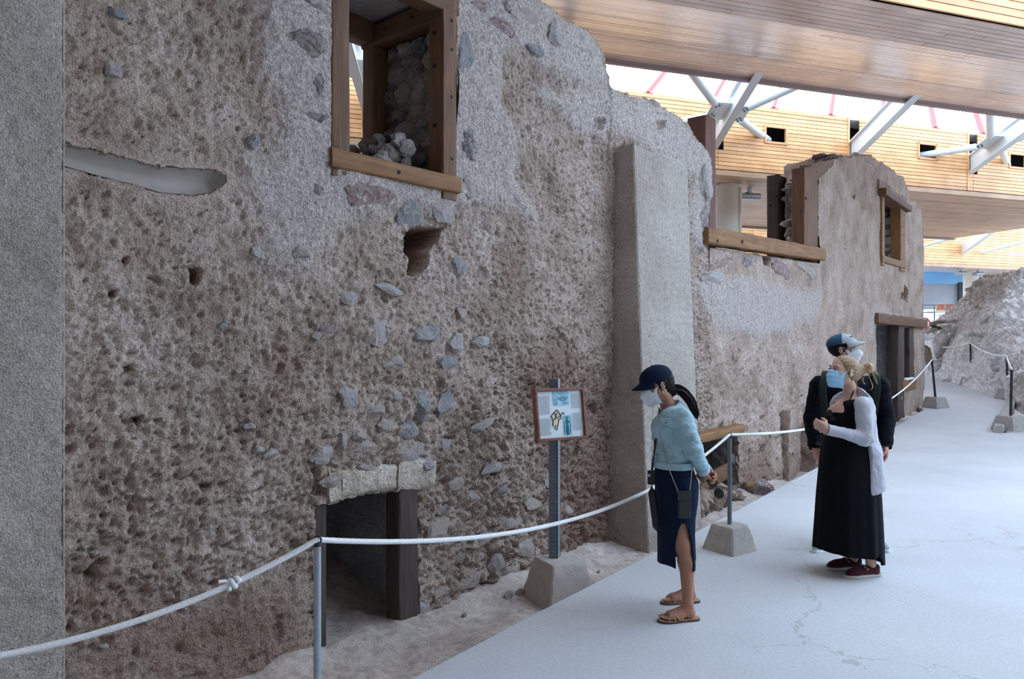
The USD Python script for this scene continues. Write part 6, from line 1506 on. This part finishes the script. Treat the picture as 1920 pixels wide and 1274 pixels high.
for c in (ga, gb):
    B = Blob(0.004); B.ell(c, (0.034, 0.029, 0.004), np.stack([gx, gy, gn]))
    part(gl, 'lens', B.mesh(0.002), 'lens_black', True)
    part(gl, 'rim', tube([c + 0.034 * math.cos(a) * gx + 0.029 * math.sin(a) * gy for a in np.linspace(0, 2 * np.pi, 25)], 0.0022, 6), 'black_metal', 40)
part(gl, 'bridge', tube([ga + gx * 0.026 + gy * 0.008, (ga + gb) / 2 + gy * 0.012, gb - gx * 0.026 + gy * 0.008], 0.002, 6), 'black_metal', 40)
part(gl, 'temple', tube([ga - gx * 0.028 + gy * 0.004, J(1328, 899, -0.02), J(1320, 905, -0.03), J(1312, 912, -0.03)], 0.0024, 6), 'black_metal', 40)

# ------------------------------------------------------------------ woman in the black dress
Y0 = 5.70; Fv = unit([-0.90, -0.43, 0]); Lv = np.cross(Z, Fv)
p2 = thing('person', 'fair-haired woman in blue mask, long black dress and pale grey cardigan, hands clasped', 'person', (at(1596, 900, Y0)[0], Y0, 0))
H2 = Head(at(1580, 698, Y0 - 0.02), unit([-0.955, -0.27, 0.14]), 1.06)
B = Blob(0.025); head_skin(B, H2)
B.cone(J(1589, 714), J(1599, 752), 0.048, 0.054, 0.03)
B.cone(J(1596, 775), J(1596, 850), 0.105, 0.10, 0.04, flat=(Lv, 1.4)); B.cone(J(1596, 850), J(1598, 895), 0.10, 0.12, 0.04, flat=(Lv, 1.3)); B.cone(J(1578, 778), J(1582, 790), 0.085, 0.08, 0.05, flat=(Lv, 1.4))
sL, eL, wL = J(1618, 760, -0.155), J(1622, 822, -0.19), J(1551, 806, -0.20)
sR, eR, wR = J(1572, 760, 0.155), J(1568, 822, 0.17), J(1548, 803, -0.03)
B.cone(sL, sR, 0.05, 0.05, 0.04)
for s_, e_, w_ in ((sL, eL, wL), (sR, eR, wR)):
    B.cone(s_, e_, 0.048, 0.038, 0.03); B.cone(e_, w_, 0.038, 0.026, 0.02)
hand(B, wL, J(1530, 795, -0.14) - wL, J(1540, 793, 0.3) - J(1540, 797), Z, 0.93, curl=(0.5, 0.75, 0.5))
hand(B, wR, J(1527, 802, -0.12) - wR, J(1532, 792, -0.4) - J(1532, 800), Z, 0.93, curl=(0.5, 0.8, 0.6))
aL, aR = at(1633, 1056, 5.62), at(1600, 1046, 5.80)
for hip, a_ in ((J(1602, 905, -0.09), aL), (J(1590, 905, 0.09), aR)):
    k_ = (hip + a_) / 2 + Fv * 0.02; calf = k_ * 0.68 + a_ * 0.32 - Fv * 0.015
    B.cone(hip, k_, 0.085, 0.055, 0.03); B.cone(k_, calf, 0.052, 0.05, 0.03); B.cone(calf, a_, 0.049, 0.033, 0.03); B.cone(a_, [a_[0], a_[1], 0.05], 0.033, 0.03, 0.02)
bm2 = tsmooth(B.mesh(0.0054), 5)
part(p2, 'body', bm2, 'skin_fair', True)
face_parts(p2, H2, 'brow_fair'); face_mask(p2, H2, 'mask_blue', pleats=3)
q2 = lambda p: (p - H2.c) @ H2.ax.T
B = Blob(0.015); B.ell(H2.p(-0.02, 0, 0.034), np.array((0.108, 0.086, 0.095)), H2.ax); B.cone(H2.p(-0.05, 0, 0.0), H2.p(-0.115, 0, -0.012), 0.07, 0.032, 0.03)
B.cut(lambda p: (q2(p)[..., 0] - 0.028 - 0.42 * np.maximum(q2(p)[..., 2], 0) + 0.6 * np.maximum(-q2(p)[..., 2] + 0.02, 0)) * 0.8); B.cut(lambda p: -0.066 + 0.25 * q2(p)[..., 0] - q2(p)[..., 2])
B.cone(H2.p(-0.085, 0, 0.0), J(1624, 692), 0.052, 0.024, 0.04)
hm = B.mesh(0.0042)
lc = q2(hm[0]); ang = np.arctan2(lc[:, 2] - 0.0, lc[:, 1])
hm = (hm[0] + vnorm(*hm) * (0.0007 * np.sin(ang * 60 + 9 * fbm(lc * 9, 2, 4)) + 0.0006 * np.sin(ang * 23) + 0.001)[:, None], hm[1])
part(p2, 'hair', hm, 'hair_blond', True)
bc_ = J(1629, 691)
g = np.random.default_rng(8); loops = []
for k in range(34):
    a0, tl = g.uniform(0, 6.28), g.normal(size=3) * 0.6; n_ = unit(np.array([0.9, 0.4, 0.2]) + tl); x_ = unit(np.cross(n_, Z)); y_ = np.cross(n_, x_); r = g.uniform(0.016, 0.032)
    q = np.linspace(0, g.uniform(3.5, 5.5), 14)
    loops.append(tube(bc_ + g.normal(size=3) * 0.006 + r * (np.cos(q + a0)[:, None] * x_ + np.sin(q + a0)[:, None] * y_), 0.0075, 6))
part(p2, 'hair_bun', join(*loops), 'hair_pale', 40)
part(p2, 'hair_bun_core', rock(bc_, (0.064, 0.062, 0.058), 3, planes=0, rough=0.05), 'hair_blond', True)
for k, pts in enumerate(([(1628, 700), (1632, 712), (1636, 724), (1630, 733)], [(1634, 698), (1641, 712), (1645, 722)], [(1622, 704), (1618, 714), (1624, 722)], [(1612, 706), (1606, 718), (1610, 727)])):
    strands(p2, [J(x, y, -0.03) for x, y in pts], 4, 0.006, 0.0013, 0.0006, 'hair_pale', 30 + k, 'hair_wisp')
strands(p2, [J(1630, 694), J(1640, 698), J(1646, 704)], 12, 0.012, 0.003, 0.001, 'hair_pale', 40, 'hair_wisp')
# dress: bodice and long skirt
B = Blob(0.03)
B.cone(J(1596, 785), J(1595, 850), 0.118, 0.122, 0.04, flat=(Lv, 1.32)); B.cone(J(1578, 786), J(1574, 800), 0.092, 0.09, 0.05, flat=(Lv, 1.45)); B.cone(J(1582, 800), J(1586, 858), 0.12, 0.155, 0.05, flat=(Lv, 1.1))
B.cone(J(1604, 764, -0.11), J(1576, 764, 0.11), 0.058, 0.058, 0.05)
B.cut(lambda p: (J(1590, 870)[2]) - p[..., 2]); 
nk = J(1583, 733)
B.cut(lambda p: 0.074 - np.linalg.norm((p - nk) * [1, 1, 0.95], axis=-1))
dm2 = folds(tsmooth(B.mesh(0.0075), 4), 0.005, (14, 14, 8), 4)
part(p2, 'dress', dm2, 'black_cloth', True)
strap(p2, 'neck_cord', [surf(x, y, 0.002, bm2) for x, y in ((1601, 733), (1598, 740), (1594, 749), (1590, 757))] + [surf(1588, 766, 0.002, dm2)], 0.004, 'black_cloth')
def ring2(xf, xb, y, half): return (J((xf + xb) / 2, y), (xb - xf) / 2 * Y0 / FPX, half)
rg = [ring2(1558, 1626, 790, 0.14), ring2(1546, 1632, 822, 0.170), ring2(1540, 1638, 852, 0.188), ring2(1537, 1643, 880, 0.198), ring2(1534, 1648, 920, 0.215), ring2(1531, 1651, 970, 0.225), ring2(1528, 1653, 1020, 0.235), ring2(1526, 1654, 1066, 0.24)]
def hem2(t):
    t = (t + math.pi) % (2 * math.pi) - math.pi
    return float(np.interp(t, [-3.15, -2.4, -1.2, 0, 0.9, 1.55, 1.8, 2.05, 2.5, 3.15], [0.10, 0.14, 0.20, 0.22, 0.20, 0.185, 0.20, 0.125, 0.085, 0.09])) - 0.02
part(p2, 'dress_skirt', gown(rg, Fv, Lv, 0, 2 * np.pi, 140, (0.03, 9, 0.8), 2, wrap=True, hem=hem2), 'black_cloth', True)
# cardigan
B = Blob(0.03)
B.cone(J(1600, 768), J(1604, 860), 0.126, 0.135, 0.04, flat=(Lv, 1.34)); B.cone(J(1604, 850), J(1609, 935), 0.138, 0.158, 0.04, flat=(Lv, 1.5)); B.cone(J(1615, 754, -0.11), J(1582, 754, 0.11), 0.074, 0.072, 0.05); B.cone(J(1604, 742, -0.04), J(1604, 742, 0.06), 0.066, 0.066, 0.05)
q3 = lambda p: (p - J(1600, 800)) @ np.stack([Fv, Lv, Z]).T
B.cut(lambda p: q3(p)[..., 0] - (0.035 - 0.02 * np.clip((q3(p)[..., 2] + 0.1) * 3, -1.6, 1)))
B.cut(lambda p: (J(1600, 914)[2] + 0.35 * np.clip(-q3(p)[..., 0] - 0.02, -0.1, 0.3)) - p[..., 2])
B.cut(lambda p: 0.066 - np.linalg.norm((p - J(1591, 730)), axis=-1))
for s_, e_, w_ in ((sL, eL, wL), (sR, eR, wR)):
    B.cone(s_, e_, 0.064, 0.056, 0.03); B.cone(e_, e_ + (w_ - e_) * 0.96, 0.055, 0.036, 0.02, capb=True)
cmh = tsmooth(B.mesh(0.0066), 3); cmh = folds(cmh, 0.010, (16, 16, 6), 11); cmh = folds(cmh, 0.004, (30, 30, 26), 12)
cg = part(p2, 'cardigan', cmh, 'cardigan', True)
for s_, e_, w_ in ((sL, eL, wL), (sR, eR, wR)):
    d = unit(w_ - e_); x_ = unit(np.cross(d, Z)); y_ = np.cross(d, x_); c = e_ + (w_ - e_) * 0.9
    part(cg, 'cuff', shell(np.stack([c + d * q + 0.038 * (np.cos(T_)[:, None] * x_ + np.sin(T_)[:, None] * y_) for q in (-0.03, 0.0, 0.03)]), 0.006), 'cardigan', 40)
for a_, sgn, hx in ((aL, 1, 0), (aR, -1, 0)):
    shoe(p2, a_ - unit([-0.97, -0.2, 0]) * 0.055, [-0.97, -0.2, 0] if sgn > 0 else [-0.98, -0.12, 0], 0.285, 'burgundy', 'rubber_pale', side=sgn, lace='lace_tan')
sg2 = thing('sunglasses', 'dark sunglasses hooked on the neckline of the black dress', 'sunglasses', J(1553, 776, -0.05))
c = surf(1559, 781, 0.006, dm2); gx = unit([0.35, -0.4, -1]); gy = unit(np.cross(gx, [-0.8, -0.5, 0.1])); gn = np.cross(gx, gy)
for o in (-0.028, 0.030):
    B = Blob(0.004); B.ell(c + gx * o, (0.024, 0.02, 0.005), np.stack([gx, gy, gn])); part(sg2, 'lens', B.mesh(0.002), 'lens_black', True)
    part(sg2, 'rim', tube([c + gx * o + 0.024 * math.cos(a) * gx + 0.02 * math.sin(a) * gy for a in np.linspace(0, 2 * np.pi, 25)], 0.0018, 6), 'black_metal', 40)
part(sg2, 'bridge', tube([c - gx * 0.006 + gy * 0.012, c + gx * 0.006 + gy * 0.012], 0.002, 6), 'black_metal', 40)

# ------------------------------------------------------------------ man behind her
Y0 = 6.36; Fv = unit([-0.22, -0.97, 0]); Lv = np.cross(Z, Fv)
p3 = thing('person', 'man in two-tone cap, white mask and black hoodie standing behind the woman, head turned aside', 'person', (at(1592, 900, Y0)[0], Y0, 0))
H3 = Head(at(1581, 656, Y0 - 0.03), unit([0.86, -0.50, 0.10]), 1.04)
B = Blob(0.025); head_skin(B, H3, True)
B.cone(J(1583, 676), J(1590, 715), 0.060, 0.066, 0.03)
B.cone(J(1591, 735), J(1592, 830), 0.115, 0.11, 0.04, flat=(Lv, 1.5)); B.cone(J(1592, 830), J(1592, 865), 0.11, 0.12, 0.04, flat=(Lv, 1.35))
sR, eR, wR = J(1538, 724, 0.04), J(1523, 788, 0.06), J(1528, 838, -0.02)
sL, eL, wL = J(1648, 724, -0.04), J(1661, 786, -0.02), J(1660, 836, -0.12)
B.cone(sL, sR, 0.06, 0.06, 0.04)
for s_, e_, w_ in ((sL, eL, wL), (sR, eR, wR)):
    B.cone(s_, e_, 0.056, 0.044, 0.03); B.cone(e_, w_, 0.044, 0.031, 0.02)
hand(B, wL, J(1658, 868, -0.16) - wL, J(1640, 845, 0.0) - J(1660, 845, 0), J(1650, 850, -0.5) - wL, 1.08, curl=(0.3, 0.4, 0.3))
hand(B, wR, J(1534, 870, -0.06) - wR, J(1560, 845, 0.0) - J(1530, 845, 0), J(1540, 850, -0.5) - wR, 1.08, curl=(0.3, 0.45, 0.3))
aR, aL = J(1553, 1010, 0.02), J(1632, 1010, 0.10)
for hip, a_ in ((J(1572, 880, 0.0), aR), (J(1612, 880, 0.0), aL)):
    k_ = (hip + a_) / 2 + Fv * 0.02
    B.cone(hip, k_, 0.085, 0.06, 0.03); B.cone(k_, a_, 0.056, 0.036, 0.03); B.cone(a_, [a_[0], a_[1], 0.05], 0.036, 0.032, 0.02)
part(p3, 'body', tsmooth(B.mesh(0.0066), 4), 'skin_man', True)
face_parts(p3, H3, 'brow_dark'); face_mask(p3, H3, 'mask_white', pleats=0, cone_=0.02)
q4 = lambda p: (p - H3.c) @ H3.ax.T / H3.k
B = Blob(0.012); B.ell(H3.p(-0.018, 0, 0.03), np.array((0.100, 0.0805, 0.09)) * 1.04, H3.ax)
B.cut(lambda p: q4(p)[..., 0] - 0.036 - 0.3 * q4(p)[..., 2]); B.cut(lambda p: -0.05 + 0.55 * np.clip(q4(p)[..., 0], -0.02, 0.1) - q4(p)[..., 2])
part(p3, 'hair', folds(B.mesh(0.004), 0.003, (90, 90, 90), 3), 'hair_dark', True)
cp = cap(p3, H3, 'cap_blue', 'cap_grey', 'cap_grey', brim=0.078, low=0.046, sz=1.02)
for (y, z, w, h) in ((-0.034, 0.098, 0.026, 0.012), (-0.004, 0.104, 0.02, 0.010), (-0.016, 0.086, 0.03, 0.003)):
    x = -0.010 + 0.116 * math.sqrt(max(0.05, 1 - (y / 0.093) ** 2 - ((z - 0.048) / 0.0836) ** 2)); n_ = unit(np.array([(x + 0.01) / 0.116 ** 2, y / 0.093 ** 2, (z - 0.048) / 0.0836 ** 2]) @ H3.ax)
    a_ = unit(np.cross(Z, n_)); part(cp, 'cap_mark', box(H3.p(x, y, z), (w, h, 0.004), np.stack([a_, np.cross(n_, a_), n_])), 'bag_black')
# hoodie, trousers, shoes
B = Blob(0.03)
B.cone(J(1591, 742), J(1592, 850), 0.142, 0.14, 0.04, flat=(Lv, 1.52)); B.cone(J(1592, 850), J(1592, 885), 0.14, 0.135, 0.04, flat=(Lv, 1.4)); B.cone(sL + Z * 0.0, sR, 0.082, 0.082, 0.06)
B.cone(J(1588, 712, 0.05), J(1592, 716, 0.0), 0.085, 0.09, 0.05)
B.cut(lambda p: J(1592, 884)[2] - p[..., 2]); B.cut(lambda p: 0.072 - np.linalg.norm(p - J(1586, 684, -0.02), axis=-1))
for s_, e_, w_ in ((sL, eL, wL), (sR, eR, wR)):
    B.cone(s_, e_, 0.084, 0.072, 0.03); B.cone(e_, e_ + (w_ - e_) * 0.97, 0.070, 0.056, 0.02, capb=True)
hd = part(p3, 'hoodie', folds(folds(tsmooth(B.mesh(0.0078), 3), 0.012, (10, 10, 16), 21), 0.004, (28, 28, 40), 22), 'navy_black', True)
for s_, e_, w_ in ((sL, eL, wL), (sR, eR, wR)):
    d = unit(w_ - e_); x_ = unit(np.cross(d, [1, 0, 0])); y_ = np.cross(d, x_); c = e_ + (w_ - e_) * 0.93
    part(hd, 'cuff', shell(np.stack([c + d * q + r * (np.cos(T_)[:, None] * x_ + np.sin(T_)[:, None] * y_) for q, r in ((-0.03, 0.056), (0.0, 0.052), (0.035, 0.047))]), 0.006), 'navy_black', 40)
B = Blob(0.02)
B.cone(J(1592, 872), J(1592, 886), 0.125, 0.13, 0.04, flat=(Lv, 1.35))
for hip, a_ in ((J(1572, 890, 0.0), aR), (J(1614, 890, 0.0), aL)):
    k_ = (hip + a_) / 2 + Fv * 0.02
    B.cone(hip, k_, 0.105, 0.082, 0.03); B.cone(k_, [a_[0], a_[1], 0.075], 0.08, 0.066, 0.03, capb=True)
part(p3, 'trousers', folds(B.mesh(0.01), 0.008, (14, 14, 8), 25), 'trouser', True)
shoe(p3, np.array([aR[0] + 0.03, aR[1] + 0.03, 0]), [-0.72, -0.6, 0], 0.29, 'cap_grey', 'rubber_white', side=-1, lace='mask_white')
shoe(p3, np.array([aL[0] + 0.01, aL[1] + 0.05, 0]), [0.12, -1.0, 0], 0.29, 'cap_grey', 'rubber_white', side=1, lace='mask_white')
bp = thing('backpack', 'dark green backpack worn on both shoulders by the man in the cap', 'backpack', J(1592, 780, 0.2))
B = Blob(0.03); B.cone(J(1592, 735, 0.26), J(1592, 835, 0.28), 0.12, 0.13, flat=(Lv, 1.25)); B.cone(J(1592, 800, 0.36), J(1592, 835, 0.36), 0.08, 0.08, flat=(Lv, 1.4))
part(bp, 'sack', folds(B.mesh(0.01), 0.006, (12, 12, 12), 2), 'strap_green', True)
from scipy.interpolate import CubicSpline
for sg, xs in ((1, (1549, 1545, 1543, 1549)), (-1, (1638, 1643, 1643, 1636))):
    P = np.array([J(xs[0] + 3 * sg, 703, 0.16), J(xs[0], 697, 0.03), J(xs[1], 707, -0.10), J(xs[2], 740, -0.165), J(xs[3], 800, -0.175), J(xs[3] - 10 * sg, 830, -0.12), J(xs[3] - 16 * sg, 838, 0.1)])
    C_ = CubicSpline(np.linspace(0, 1, len(P)), P)(np.linspace(0, 1, 40))
    t_, a_, b_ = frames(C_)
    G = np.stack([C_ + Lv * w for w in np.linspace(-0.028, 0.028, 5)], 1)
    part(bp, 'shoulder_strap', shell(G, 0.014), 'strap_green', True)
